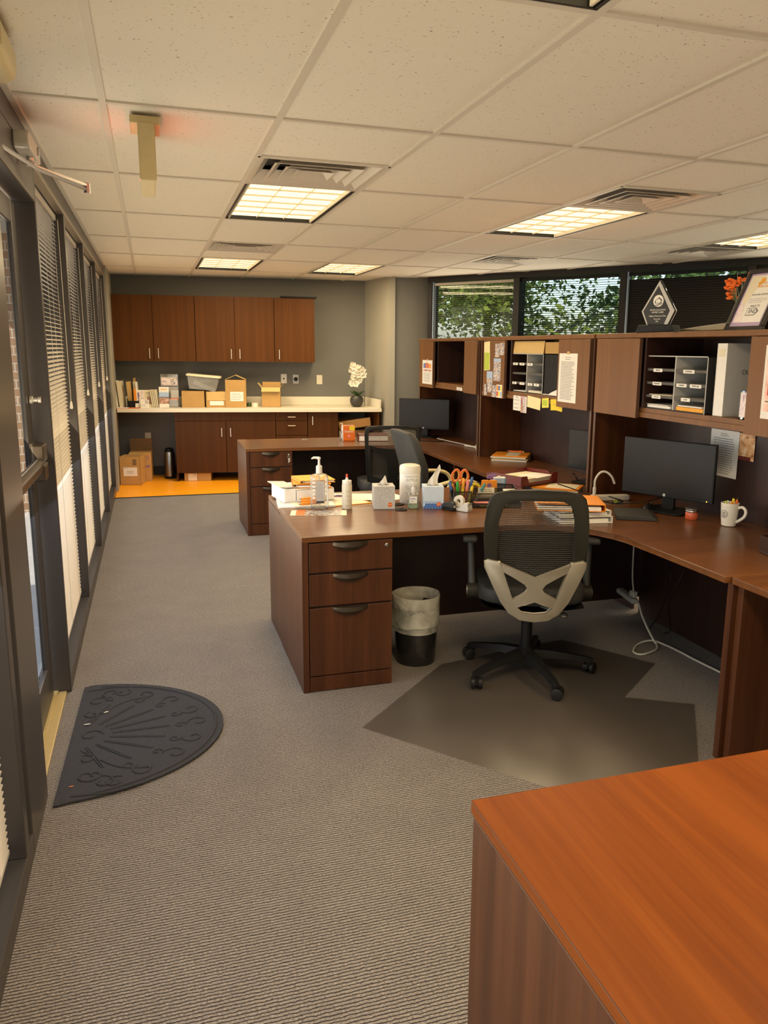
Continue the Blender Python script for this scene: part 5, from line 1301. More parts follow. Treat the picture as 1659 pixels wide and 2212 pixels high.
# white power lead and strip behind the monitor, black leads
t = thing('power_strip', 'white power strip with an arching white lead beside the monitor', 'power strip', (2.44, 3.90, Z), R(-8))
mb = MB(); mb.box(-.10, .12, -.025, .025, 0, .030, bev=.006); mb.build('strip_body', 'cord_white', t)
mb = MB(); mb.tube([(-.085, 0, .03), (-.085, 0, .075)], .010, 10); mb.tube(spline([(-.085, 0, .07), (-.083, 0, .12), (-.06, -.01, .160), (-.03, -.02, .165), (.0, -.03, .140), (.02, -.03, .10)], 6), .0065, 8); mb.build('lead', 'cord_white', t, smooth=True)
for pts, lb in [([(2.18, 4.02, Z+.085), (2.28, 3.93, Z+.05), (2.36, 3.82, Z+.012), (2.42, 3.76, Z+.006), (2.47, 3.70, Z+.02), (2.52, 3.66, Z+.03), (2.60, 3.62, Z+.06)], 'black cable running from behind the mesh chair to the monitor'),
                ([(2.40, 3.80, Z+.005)]+[(2.40+.035*math.cos(a*.7), 3.76+.045*math.sin(a*.7), Z+.012+.035*abs(math.sin(a*.35))) for a in range(12)], 'coiled black cable beside the white power strip'),
                ([(2.56, 4.46, Z+.02), (2.50, 4.40, Z+.07), (2.44, 4.32, Z+.085), (2.47, 4.20, Z+.06), (2.55, 4.16, Z+.005)], 'dark cable arching near the turned-away monitor')]:
    mb = MB(); mb.tube(spline(pts, 5), .0032, 6); tag(mb.build('cable', 'black_plastic', smooth=True), lb, 'cable')
t = thing('cable_tie', 'yellow cable tie on the coiled black cable', 'cable tie', (2.385, 3.735, Z+.03)); mb = MB(); mb.tube([(.008*math.cos(a*.9), 0, .012*math.sin(a*.9)) for a in range(7)], .003, 6, closed=True); mb.build('tie', 'lime', t, smooth=True)
t = thing('computer_mouse', 'black mouse among the cables under the monitor', 'mouse', (2.505, 3.60, Z), R(30)); mb = MB(); mb.sphere((0, 0, 0), .05, 16, 10, (1, .6, .7)); bmesh.ops.bisect_plane(mb.bm, geom=mb.bm.verts[:]+mb.bm.edges[:]+mb.bm.faces[:], plane_co=(0, 0, 0), plane_no=(0, 0, -1), clear_outer=True); mb.build('shell', 'black_plastic', t, smooth=True)
mb = MB(); mb.tube([(.03, -.004, .029), (.03, .004, .029)], .008, 10); mb.build('wheel', 'charcoal', t)

# ------------------------------------------------------------------ far desk
t = pump_bottle('small sanitizer bottle beside the orange tissue box on the far desk', (1.655, 7.19, Z), .05, .035, .085, .155, 0, 'clear_plastic', ('clear_plastic', .5), (-.016, .016, .02, .06), big=False)
mb = MB(); lines(mb, -.012, .012, .025, .055, 4, -.0195, h=.002); mb.build('printed_text', 'ink_soft', t, norm=False)
def art_or(t, w, h):
    mb = MB(); mb.box(w/2-.050, w/2-.002, -w/2-.0006, -w/2-.0002, h-.042, h-.002); mb.build('yellow_corner', 'yellow', t)
    text('lettering', 'Kleenex', .030, (0, -w/2-.0008, h*.62), 'paper', t, sx=.85)
    mb = MB(); mb.lathe([(.014, 0), (.014, .0006)], 18, mat=Matrix.Translation((0, -w/2-.0002, h*.32)) @ Matrix.Rotation(PI/2, 4, 'X')); mb.build('round_print', 'pink', t)
    mb = MB(); mb.box(-w/2-.0012, -w/2-.0004, -w/2, w/2, 0, h); mb.build('side_face', 'paper', t)
tissue_box('orange tissue box on the far desk next to a small sanitizer bottle', (1.708, 7.175, Z), R(-6), .108, .135, 'orange_deep', art_or)
t = thing('portfolio', 'shiny burgundy portfolio lying on the far desk by the orange tissue box', 'portfolio', (1.92, 7.13, Z), R(-10))
book(t, 'cover', -.13, .14, -.12, .12, 0, .055, 'burgundy', 'paper', 'x0', .004)
for pts, r_, mt, lb in [([(2.50, 6.95, Z+.02), (2.62, 6.55, Z+.006), (2.70, 6.15, Z+.006)], .004, 'light_grey', 'pale straight cable on the far desk along the hutch back'),
                    ([(2.585, 6.47, Z+.008), (2.60, 6.40, Z+.010), (2.62, 6.30, Z+.012), (2.64, 6.10, Z+.012)], .008, 'cord_white', 'white plug lead lying on the far desk near the hutch panel'),
                    ([(2.50, 5.98, Z+.03), (2.49, 6.0, Z+.055), (2.52, 6.02, Z+.06), (2.54, 6.03, Z+.008)], .008, 'cord_white', 'curled white lead end beside the hutch panel'),
                    ([(2.30, 7.05, Z+.004), (2.38, 6.93, Z+.004), (2.50, 6.85, Z+.004), (2.58, 6.92, Z+.02)], .004, 'black_plastic', 'black cable coiled in front of the far monitor')]:
    mb = MB(); mb.tube(spline(pts, 5), r_, 6); tag(mb.build('cable', mt, smooth=True), lb, 'cable')
# ------------------------------------------------------------------ things pinned to and standing in the hutches (front faces -y turned to -x)
HX = 2.4275            # door faces
def hp(Y, z, x=HX): return (x, Y, z)
def sheet(name, label, cat, Y0, Y1, z0, z1, mat, x=HX, ln=0, tape=None, extra=None, group=None, tilt=0., inkm='ink_soft', head=True):
    """a sheet stuck to a hutch face; Y0 is its far edge, Y1 its near edge"""
    w, h = Y0-Y1, z1-z0
    t = thing(name, label, cat, ((x-.0004), (Y0+Y1)/2, (z0+z1)/2), 0, group, rot=(0, 0, -PI/2))
    mb = MB(); mb.box(-w/2, w/2, -.0008, 0, -h/2, h/2, mat=Ry(tilt)); mb.build('sheet', mat, t)
    if ln:
        mb = MB(); lines(mb, -w*.38, w*.38, -h*.45, h*.34, ln, -.0012, h=min(.004, h/ln*.4), rag=.2)
        if head: lines(mb, -w*.15, w*.15, h*.36, h*.44, 2, -.0012, h=.004)
        mb.build('printed_text', inkm, t, norm=False)
    if tape: mb = MB(); mb.box(-.016, .016, -.0016, -.0009, h/2-.006, h/2+.012); mb.build('tape', tape, t)
    if extra: extra(t, w, h)
    return t
def img(mat, fx0, fx1, fz0, fz1, nm='picture', y=-.0012): return lambda t, w, h: MB().box(fx0*w, fx1*w, y, -.0007, fz0*h, fz1*h).build(nm, mat, t)
def both(*fs): return lambda t, w, h: [f(t, w, h) for f in fs]
# near hutch
sheet('document', 'white document pinned on the hutch back behind the near monitor', 'document', 3.515, 3.300, .945, 1.185, 'paper', 2.798, 16)
sheet('photo_print', 'small warm-toned photo pinned next to the document by the mug', 'photo', 3.297, 3.188, 1.05, 1.182, 'photo_warm', 2.798, extra=img('burgundy', -.5, .3, -.5, -.36, 'dark_band'))
sheet('poster', 'tulip picture sheet on the rightmost hutch door, cut off by the frame edge', 'poster', 2.752, 2.545, 1.306, 1.608, 'paper', HX, extra=both(img('photo_tulip', -.44, .46, -.40, .46), img('red', -.36, -.12, -.18, .02, 'blossom', -.0018), img('leaf', -.40, .1, -.27, -.255, 'stalk', -.0018), lambda t, w, h: text('lettering', 'I WISH', .02, (-.05, -.0022, h*.16), 'red', t, rot=(PI/2, 0, 0))))
# middle hutch door: note strip and photos
sheet('sticky_note', 'long pale note with a lime lower half on the middle hutch door', 'note', 5.722, 5.615, 1.425, 1.636, 'note_pale', HX, extra=both(img('lime', -.46, .44, -.48, .12, 'lime_half'), img('ink', -.10, -.05, -.02, .02, 'pen_mark', -.0016)), tilt=R(-4))
PL = [((5.522, 5.440, 1.525, 1.622), 'photo of people, upper left on the middle hutch door'), ((5.436, 5.360, 1.540, 1.628), 'photo of people, upper right on the middle hutch door'), ((5.540, 5.412, 1.352, 1.515), 'group photo below the upper two on the middle hutch door'),
      ((5.662, 5.553, 1.262, 1.418), 'outdoor photo with a blue sky on the middle hutch door'), ((5.708, 5.650, 1.238, 1.320), 'small photo at the lower left corner of the middle hutch door'), ((5.560, 5.480, 1.232, 1.318), 'small portrait photo low on the middle hutch door')]
for i, ((a, b, c, d_), lb) in enumerate(PL):
    sheet('photo_print', lb, 'photo', a, b, c, d_, 'photo_people', HX, extra=both(img('sky_blue', -.5, .5, .18 if i == 3 else .36, .5, 'sky')) if i in (2, 3) else None, group='photos on the middle hutch door')
def cells(t, w, h):
    for i, c in enumerate(['red', 'note_yellow', 'sky_blue', 'orange', 'blue', 'note_yellow']): img(c, -.46+.31*(i % 3), -.18+.31*(i % 3), -.40+.45*(i//3), -.02+.45*(i//3), 'portrait')(t, w, h)
sheet('photo_strip', 'colourful strip of six little portraits at the lower right of the middle hutch door', 'photo', 5.476, 5.375, 1.232, 1.326, 'paper', HX, extra=cells)
sheet('document', 'long printed white notice taped to the right-hand door of the middle hutch', 'document', 4.528, 4.303, 1.264, 1.560, 'paper', HX, 26, 'manila')
# notes under the shelf rail
xn = 2.4525
sheet('note', 'white note hanging leftmost below the middle hutch shelf', 'note', 5.230, 5.110, 1.158, 1.262, 'paper', xn, 3)
sheet('note', 'pink and rainbow list hanging second from the left below the middle hutch shelf', 'note', 5.105, 5.014, 1.150, 1.262, 'photo_pale', xn, 8, extra=img('rainbow', -.42, -.25, -.45, .45, 'colour_list'))
sheet('sticky_note', 'large pale cream sticky note below the middle hutch shelf', 'note', 5.006, 4.808, 1.190, 1.268, 'note_pale', xn, tilt=R(3))
sheet('sticky_note', 'small lime-yellow sticky note below the middle hutch shelf', 'note', 4.786, 4.692, 1.208, 1.270, 'note_yellow', xn, tilt=R(-5), extra=img('lime', -.4, .3, -.3, .3, 'scribble'))
sheet('sticky_note', 'bright yellow sticky note below the middle hutch shelf, beside the printed notice', 'note', 4.664, 4.572, 1.200, 1.270, 'yellow', xn, tilt=R(-4), extra=img('ink_soft', -.25, .25, .02, .05, 'scribble'))
sheet('sticky_note', 'yellow sticky note peeping out from under the printed notice', 'note', 4.585, 4.505, 1.200, 1.238, 'yellow', xn-.002, tilt=R(3))
# far hutch
def chart(t, w, h):
    for i, c in enumerate(['blue', 'purple', 'orange_deep', 'red', 'amber_card', 'orange']): img(c, -.38+.13*i, -.27+.13*i, .16, .40-.02*abs(i-2), 'chart_block')(t, w, h)
    for i, c in enumerate(['orange', 'red', 'blue', 'amber_card', 'purple', 'orange_deep']): img(c, -.40+.135*i, -.28+.135*i, .04, .10, 'chart_key')(t, w, h)
sheet('chart_sheet', 'rainbow chart sheet taped to the left door of the far hutch', 'sheet', 7.190, 6.915, 1.262, 1.478, 'paper', HX, 0, 'manila', extra=both(chart, lambda t, w, h: lines(MB(), -w*.38, w*.38, -h*.42, -h*.02, 9, -.0012, h=.003).build('printed_text', 'ink_soft', t, norm=False)))
sheet('shelf_label', 'small white label stuck on the rail of the empty cubby', 'label', 6.358, 6.232, 1.240, 1.266, 'paper', 2.4535, 2, head=False)

# file sorters: corrugated cardboard pigeonholes
def sorter(label, Yf, w, h, labels, papers, x=2.47, dark_left=True):
    t = thing('file_sorter', label, 'file sorter', (x, Yf, 1.2865), -PI/2, 'pigeonhole sorters in the hutches'); d = .27
    mb = MB()
    for xx in (0, w-.006): mb.box(xx, xx+.006, 0, d, 0, h)
    mb.box(0, w, 0, d, 0, .005); mb.box(0, w, 0, d, h-.005, h); mb.box(.006, w-.006, d-.004, d, .005, h-.005)
    for i in range(36): z = .0; mb.box(w, w+.0015, .004+i*.0074, .007+i*.0074, .003, h-.003)
    mb.build('shell', 'sorter_black', t)
    mb = MB(); mb.box(w/2-.004, w/2+.004, -.001, d-.005, .005, h-.005); mb.build('divider', 'light_grey', t)
    mb = MB(); mb.box(w/2+.0042, w-.0062, d-.0065, d-.0042, .006, h-.006); mb.build('back_panel', 'sorter_card', t)
    mb = MB(); mb.box(.0, w, -.0016, -.0002, h-.005, h); mb.box(0, .005, -.0016, -.0002, 0, h); mb.box(w-.005, w, -.0016, -.0002, 0, h); mb.build('edge_strip', 'light_grey', t)
    for k in range(1, 4):
        z = h*k/4
        for a, b in ((.006, w/2-.004), (w/2+.004, w-.006)):
            mb = MB(); mb.box(a, b, .002, d-.006, z-.002, z+.002, m=0); mb.box(a, b, -.0015, .002, z-.010, z+.002, m=1); mb.build('shelf', ['sorter_card' if a > .1 else 'grey', 'sorter_lip'], t)
    for (fx, k, wd, s) in labels:
        mb = MB(); z = h*k/4-.006; mb.box(fx*w-wd/2, fx*w+wd/2, -.0024, -.0017, z-.0085, z+.0085); lb = mb.build('name_label', 'paper', t)
        text('lettering', s, .0095, (fx*w, -.0028, z), 'ink', lb, sx=.9)
    for (a, b, z, th, mt) in papers:
        mb = MB(); mb.box(a*w, b*w, .006, d-.02, z, z+th); mb.build('papers', mt, t)
    return t
sorter('black and grey pigeonhole sorter in the near hutch, next to the white binder', 3.655, .490, .270, [(.21, 3, .075, 'TIME LIFE'), (.21, 2, .075, 'PASS INFANT'), (.21, 1, .075, 'ACH TAX'), (.72, 3, .085, 'W-2/PAYROLL'), (.62, 2, .08, 'TX BENEFIT'), (.84, 2, .085, 'WATER CARE'), (.70, 1, .07, 'A TAX')],
       [(.04, .44, .006, .012, 'paper'), (.03, .40, .020, .003, 'paper'), (.54, .96, .006, .018, 'amber_card'), (.56, .94, .026, .006, 'paper'), (.06, .45, .071, .003, 'paper_cream')])
sorter('pigeonhole sorter in the middle hutch with a cardboard box on top', 5.310, .485, .268, [(.12, 3, .075, 'PEND'), (.34, 3, .075, 'NOTES'), (.60, 3, .075, 'FORMS'), (.10, 1, .075, 'NEW'), (.36, 1, .075, 'FILE'), (.62, 1, .07, 'COPY'), (.82, 1, .075, 'SCAN')],
       [(.05, .45, .006, .005, 'paper'), (.54, .95, .006, .010, 'paper_cream'), (.56, .9, .017, .003, 'paper')])
t = thing('cardboard_box', 'flat kraft box with a lifted flap on top of the middle sorter', 'box', (2.47, 5.312, 1.5555), -PI/2)
mb = MB(); mb.box(0, .70, .01, .26, 0, .075, bev=.002); mb.build('carton', 'kraft', t)
mb = MB(); mb.box(-.02, .485, -.003, 0, 0, .083, mat=Rx(R(-6))); mb.build('front_flap', 'kraft_light', t)
t = thing('sorter_end', 'dark corrugated file holder standing right of the middle sorter', 'file holder', (2.475, 4.812, 1.2865), -PI/2)
mb = MB(); mb.box(0, .205, .0, .25, 0, .262)
for i in range(26): mb.box(.003+i*.0078, .006+i*.0078, -.0015, 0, .002, .26)
mb.build('holder_body', 'sorter_black', t)
t = thing('paper_cone', 'curled white paper lying in front of the dark file holder', 'paper', (2.452, 4.66, 1.2868), -PI/2)
mb = MB(); mb.grid(10, 6, lambda u, v: (-.14+.24*u, .002+.012*math.sin(u*3)*(1-v)+.012*v, .004+(.005+.062*max(0, u-.30)**.8)*v)); mb.build('sheet', 'paper', t, smooth=True)
# big white binder in the near hutch
t = thing('binder', 'large white binder standing upright in the near hutch', 'binder', (2.480, 3.122, 1.2866), -PI/2)
mb = MB(); mb.box(0, .066, 0, .004, 0, .33, bev=.002); mb.build('spine', 'white_plastic', t)
mb = MB(); mb.box(0, .003, .0, .27, 0, .33); mb.box(.063, .066, .004, .27, 0, .33); mb.build('cover', 'light_grey', t)
mb = MB(); mb.box(.006, .060, .012, .26, .01, .30); mb.build('pages', 'paper', t)
mb = MB(); mb.box(.012, .054, -.0012, -.0002, .27, .305); mb.build('spine_label', 'paper_cream', t)
text('lettering', 'OUTREACH', .030, (.0668, .17, .20), 'ink', t, rot=(PI/2, 0, PI/2)); text('lettering', '2022', .030, (.0668, .17, .145), 'ink', t, rot=(PI/2, 0, PI/2))
t = thing('photo_stand', 'little clear photo stand beside the large white binder', 'photo stand', (2.462, 2.926, 1.2866), -PI/2)
mb = MB(); mb.box(0, .09, 0, .012, 0, .125); mb.box(0, .09, .0, .035, 0, .008); mb.build('acrylic_block', 'acrylic', t)
mb = MB(); mb.box(.006, .084, -.001, -.0002, .012, .118); mb.build('photo', 'photo_pale', t)
# ------------------------------------------------------------------ on top of the hutches
TZ = HT+.0006
t = thing('award', 'diamond-shaped clear award with an etched house emblem on a black base', 'award', (2.50, 3.622, TZ), -PI/2+R(22))
mb = MB(); mb.prism([(-.115, 0), (.115, 0), (.098, .038), (-.098, .038)], -.035, .035, 'y', bev=.003); mb.build('base', 'black_plastic', t)
mb = MB(); mb.prism([(-.062, .038), (.062, .038), (.098, .108), (0, .262), (-.098, .108)], -.012, .012, 'y', bev=.006); mb.build('crystal', 'acrylic', t)
mb = MB(); IN = [(-.055, .041), (.040, .041), (.070, .108), (-.004, .234), (-.087, .108)]; mb.prism(IN, -.0128, -.0122, 'y'); mb.build('dark_plate', 'black_trim', t)
mb = MB(); mb.prism([(-.062, .040), (-.055, .041), (-.087, .108), (-.004, .234), (0, .258), (-.096, .108)], -.0135, -.0125, 'y'); mb.prism([(.062, .040), (.040, .041), (.070, .108), (-.004, .234), (0, .258), (.096, .108)], -.0135, -.0125, 'y'); mb.build('edge_facets', 'light_grey', t)
mb = MB(); yq = -.0137
mb.prism([(.030*math.cos(2*PI*i/28), .158+.030*math.sin(2*PI*i/28)) for i in range(28)], yq-.0004, yq, 'y', m=0)
mb.prism([(-.020, .146), (.018, .146), (.018, .160), (.024, .160), (.004, .176), (-.018, .160), (-.020, .160)], yq-.0009, yq-.0005, 'y', m=1); mb.prism([(-.015, .148), (.014, .148), (.014, .161), (.003, .170), (-.015, .160)], yq-.0013, yq-.0010, 'y', m=0)
for k in range(2): mb.prism([(-.022+.004*k, .136-.006*k), (0, .143-.006*k), (.024-.004*k, .150-.006*k), (.024-.004*k, .147-.006*k), (0, .140-.006*k), (-.022+.004*k, .133-.006*k)], yq-.0013, yq-.0010, 'y', m=1)
mb.build('house_emblem', ['paper', 'black_trim'], t)
for s_, z, sz in [('SENIOR SOLUTIONS', .113, .0100), ('HOME CARE', .101, .0125), ('Highest Revenue Gain', .083, .0110), ('December', .068, .0095), ('2021', .056, .0095)]: text('lettering', s_, sz, (0, yq-.001, z), 'paper', t)
for i, (dx, rz, lb) in enumerate([(0, 12, 'lower loose papers on top of the near hutch beside the frame'), (.01, 4, 'upper loose papers curling on top of the near hutch beside the frame')]):
    t = thing('loose_papers', lb, 'papers', (2.575+dx, 3.25, TZ+.004*i), -PI/2+R(rz), 'loose papers on the near hutch')
    mb = MB(); mb.grid(10, 4, lambda u, v: ((u-.5)*.36, (v-.5)*.24, .001+.006*i+.028*max(0, u-.15)*(1-v*.3)*(1-.3*u)*(i+.4)), thick=.002); mb.build('sheets', ['paper_cream', 'paper'][i], t, smooth=True)
t = thing('certificate_frame', 'tilted black-framed certificate with a flower picture on the near hutch', 'framed certificate', (2.475, 2.975, TZ), 0, rot=(R(-24), 0, -PI/2))
fw, fh = .235, .295
mb = MB()
for a, b, c, d_ in [(-fw/2, fw/2, 0, .02), (-fw/2, fw/2, fh-.02, fh), (-fw/2, -fw/2+.02, .02, fh-.02), (fw/2-.02, fw/2, .02, fh-.02)]: mb.box(a, b, 0, .018, c, d_, bev=.003)
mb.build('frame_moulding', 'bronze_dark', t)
mb = MB(); mb.box(-fw/2+.019, fw/2-.019, .008, .012, .019, fh-.019); mb.build('mount', 'lilac', t)
mb = MB(); mb.box(-fw/2+.032, fw/2-.032, .0065, .008, .040, fh-.030); mb.build('certificate_sheet', 'paper', t)
mb = MB(); x0 = -fw/2+.032; mb.prism([(x0, .040), (x0+.055, .040), (x0+.030, .12), (x0, .15)], .0058, .0063, 'y', m=0); mb.prism([(x0, .15), (x0+.030, .12), (x0+.085, fh-.03), (x0, fh-.03)], .0058, .0063, 'y', m=1); mb.prism([(x0+.062, .205), (x0+.095, .235), (x0+.092, .250), (x0+.070, .250)], .0050, .0056, 'y', m=2)
mb.build('flower_picture', ['photo_pale', 'paper_cream', 'amber_card'], t)
mb = MB(); mb.prism([(-.025, .072), (.030, .072), (.050, .090), (.030, .108), (-.025, .108)], .0056, .0063, 'y', m=0); mb.prism([(-.021, .076), (.028, .076), (.043, .090), (.028, .104), (-.021, .104)], .0050, .0055, 'y', m=1); mb.build('arrow_emblem', ['ink_soft', 'paper'], t)
for s_, z, sz, c_ in [('END', .090, .026, 'ink'), ('WALK TO', .116, .013, 'ink_soft'), ('2019 NOVEL SPONSOR', .170, .0095, 'ink_soft'), ('YEAR IN CARE', .225, .014, 'amber_card'), ('HOME CARE', .208, .012, 'amber_card')]: text('lettering', s_, sz, (.015, .0046, z), c_, t)
mb = MB(); lines(mb, -.04, .075, .130, .155, 3, .0060, h=.002); mb.build('printed_text', 'ink_soft', t, norm=False)
mb = MB(); mb.box(-.02, .02, .02, .024, .0, .20, mat=Rx(R(40), (0, .02, .20))); mb.build('easel_back', 'black_plastic', t)
t = thing('flower_vase', 'orange blossoms rising behind the framed certificate', 'flowers', (2.665, 3.215, TZ), 0)
mb = MB(); mb.lathe([(.03, 0), (.042, .03), (.036, .07), (.020, .10), (.024, .11)], 18); mb.build('vase', 'pot', t, smooth=True)
mb = MB(); rnd = random.Random(3); tips = [(-.02, .07, .235), (.0, .04, .225), (-.03, .06, .205), (.0, .08, .19), (-.01, .065, .168), (.02, .05, .155), (-.03, .035, .215), (.02, -.04, .262), (.01, .02, .245)]
for p in tips: mb.tube(spline([(0, 0, .09), (p[0]*.5, p[1]*.5, .09+p[2]*.3), p], 4), .0022, 5)
mb.build('stems', 'leaf', t, smooth=True)
mb = MB()
for p in tips:
    for k in range(9):
        a = rnd.uniform(0, 6.28); e = rnd.uniform(-1, 1); c = Vector(p)+Vector((math.cos(a)*.014, math.sin(a)*.014, e*.012)); mb.sphere(c, .0095, 7, 5, (1, 1, .7))
mb.build('blossoms', 'flower_orange', t, smooth=True)
# ------------------------------------------------------------------ things on the kitchen counter and floor
KZ = CT+.0006
def upright(name, label, cat, x, w, d, h, mat, lean=0., y=-.42, group=None, pages=True, z=KZ):
    t = thing(name, label, cat, K(x, y, z), 0, group, rot=(0, lean, KROT))
    mb = MB(); mb.box(0, w, 0, .003, 0, h); mb.box(0, .0025, 0, d, 0, h); mb.box(w-.0025, w, 0, d, 0, h); mb.build('cover', mat, t)
    if pages: mb = MB(); mb.box(.003, w-.003, .004, d-.004, .003, h-.006); mb.build('pages', 'paper', t)
    return t
G = 'binders and folders at the left end of the counter'
upright('white_binder', 'white binder at the far left end of the counter, leaning on the next one', 'binder', -1.375, .040, .22, .305, 'paper', R(-5), group=G)
upright('white_binder', 'white binder second from the left on the counter', 'binder', -1.322, .042, .22, .302, 'paper_cream', R(-5), group=G)
t = thing('file_holder', 'low black file holder with tan and orange folders at the left of the counter', 'file holder', K(-1.205, -.42, KZ), KROT)
mb = MB(); mb.box(-.030, .105, 0, .16, 0, .004); mb.box(-.030, .105, 0, .004, 0, .075); mb.box(-.030, .105, .156, .16, 0, .12); mb.box(-.030, -.026, 0, .16, 0, .1); mb.box(.101, .105, 0, .16, 0, .1); mb.build('holder_body', 'black_plastic', t)
for i, (x, w, h, mt, ln, lb) in enumerate([(-.020, .050, .290, 'kraft_light', -4, 'wide tan folder standing in the black file holder'), (.034, .010, .335, 'kraft', 2, 'tall brown folder sticking up from the black file holder'), (.048, .022, .290, 'paper_cream', -1, 'cream folder behind the orange ones in the black file holder'), (.050, .028, .21, 'orange', -1, 'orange folder at the front of the black file holder'), (.083, .012, .29, 'paper', -3, 'white folder at the right side of the black file holder')]):
    t = thing('folder', lb, 'folder', K(-1.205+x, -.412+.010*(4-i) if i != 3 else -.414, KZ+.005), 0, 'folders in the black file holder', rot=(0, R(ln), KROT))
    mb = MB(); mb.box(0, w, .0, .11 if i != 3 else .008, 0, h, bev=.001); mb.build('folder_body', mt, t)
# leaflets
def card(name, label, cat, x, y, w, h, mat, extra=None, lean=-12, z=KZ, rz=0., group=None):
    t = thing(name, label, cat, K(x, y, z), 0, group, rot=(R(lean), 0, KROT+rz))
    mb = MB(); mb.box(-w/2, w/2, 0, .0022, 0, h); mb.build('card_sheet', mat, t)
    if extra: extra(t, w, h)
    return t
def pic(mat, x0, x1, z0, z1, nm='picture'): return lambda t, w, h: MB().box(x0*w, x1*w, -.0006, -.0001, z0*h, z1*h).build(nm, mat, t)
card('leaflet', 'leaflet with a pink and purple picture, leftmost of the small leaflets', 'leaflet', -1.095, -.43, .095, .205, 'paper', both(pic('photo_pale', -.44, .44, .48, .92), pic('purple', -.30, -.05, .52, .86, 'figure')), group='leaflets on the counter')
card('leaflet', 'leaflet with a hand photo behind the small card', 'leaflet', -.985, -.42, .130, .205, 'paper_cream', both(pic('photo_hands', -.2, .46, .18, .62), lambda t, w, h: text('lettering', 'SENIOR', .02, (-.01, -.001, h*.84), 'ink_soft', t)), group='leaflets on the counter')
card('business_card_stand', 'small white card standing in front of the leaflets', 'card', -1.030, -.475, .095, .095, 'paper', both(pic('photo_people', .05, .42, .5, .92), lambda t, w, h: lines(MB(), -w*.4, w*.2, h*.1, h*.45, 3, -.0004, h=.003).build('printed_text', 'ink_soft', t, norm=False)), group='leaflets on the counter')
for i in range(4):
    upright('thin_booklet', ['pale green booklet, leftmost of the four leaning right', 'pale green booklet, second of the four leaning right', 'pale green booklet, third of the four leaning right', 'pale green booklet, rightmost of the four leaning right'][i], 'booklet', -.950+.019*i, .014, .12, .205, 'label_cream', R(-7), y=-.43, group='green booklets on the counter', pages=False)
t = thing('brochure_stand', 'clear brochure stand with a tall poster card at its back', 'brochure stand', K(-.765, -.36, KZ), KROT)
mb = MB(); mb.box(-.095, .105, .05, .056, 0, .385); mb.box(-.095, .105, -.05, .05, 0, .004); mb.box(-.095, .105, -.05, -.046, 0, .10); mb.build('clear_stand', 'clear_plastic', t)
mb = MB(); mb.box(-.092, .100, .046, .049, .03, .350); pcard = mb.build('poster_card', 'paper_grey', t)
mb = MB(); mb.box(-.085, .095, .0445, .0458, .255, .340); mb.build('top_picture', 'photo_pale', pcard)
mb = MB(); mb.box(.02, .07, .0435, .0444, .262, .33); mb.build('figure', 'photo_people', pcard)
mb = MB(); mb.box(-.092, .100, .0445, .0458, .238, .246); mb.build('dark_band', 'ink', pcard)
mb = MB(); mb.box(.020, .110, .0, .030, .095, .20); mb.build('grey_leaflets', 'light_grey', t)
mb = MB(); mb.box(.015, .105, -.02, .02, .085, .105); mb.build('orange_cards', 'orange_deep', t)
card('leaflet', 'tall leaflet with joined hands and a lilac sky in front of the brochure stand', 'leaflet', -.815, -.435, .112, .240, 'paper', both(pic('sky_blue', -.5, .5, .46, .74, 'lilac_sky'), pic('photo_hands', -.5, .5, .18, .52), pic('amber_card', -.3, .3, .86, .90, 'title')), lean=-4, group='leaflets on the counter')
flat('brochure', 'orange-edged papers lying on the counter in front of the white binders', 'papers', .26, .10, K(-1.20, -.555, KZ), KROT, 'orange_deep', .004, extra=lambda t, th: MB().box(-.13, .0, -.05, .05, th, th+.004).build('white_sheets', 'paper', t))
flat('document', 'white sheet lying flat on the counter in front of the leaflets', 'paper', .24, .09, K(-.93, -.565, KZ), KROT, 'paper', .002)
# boxes
def carton(label, x, y, w, d, h, z=KZ, mat='kraft', rz=0., group='cardboard boxes', name='cardboard_box'):
    t = thing(name, label, 'box', K(x, y, z), KROT+rz, group)
    return t
t = carton('plain kraft box under the plastic tub, left of two', -.485, -.33, 0, 0, 0)
mb = MB(); mb.box(-.128, .132, -.11, .11, 0, .192, bev=.002); mb.build('carton', 'kraft', t)
mb = MB(); mb.box(-.128, .132, -.025, .025, .1921, .1926); mb.build('tape', 'kraft_light', t)
t = carton('kraft box with a white slip and folded lid, right of two under the tub', -.215, -.33, 0, 0, 0)
mb = MB(); mb.box(-.118, .118, -.11, .11, 0, .185, bev=.002); mb.build('carton', 'kraft', t)
mb = MB(); mb.box(-.105, .118, -.1145, -.1105, .082, .186); mb.build('lid_flap', 'kraft_light', t)
mb = MB(); mb.box(-.075, .085, -.1125, -.1102, .025, .075); mb.build('white_slip', 'paper', t)
t = thing('plastic_tub', 'clear plastic tub with a pale lid full of papers, resting on two kraft boxes', 'tub', K(-.37, -.33, KZ+.207), 0, rot=(0, R(5), KROT))
mb = MB()
def tb(k0, k1): return None
w0, w1, d0, d1 = .155, .182, .10, .125
ro = [[mb.bm.verts.new((sx*w, sy*d, z)) for sx, sy in ((-1, -1), (1, -1), (1, 1), (-1, 1))] for w, d, z in ((w0, d0, 0), (w1, d1, .155))]
for i in range(4): mb.bm.faces.new((ro[0][i], ro[0][(i+1) % 4], ro[1][(i+1) % 4], ro[1][i]))
mb.bm.faces.new(ro[0]); mb.build('tub_body', 'tub_plastic', t)
mb = MB(); mb.prism(rrect(-.200, .200, -.138, .138, .02), .150, .172, 'z', bev=.005); mb.build('lid', 'label_cream', t)
mb = MB(); mb.box(-.12, .12, -.08, .08, .004, .03); mb.build('papers', 'grey', t)
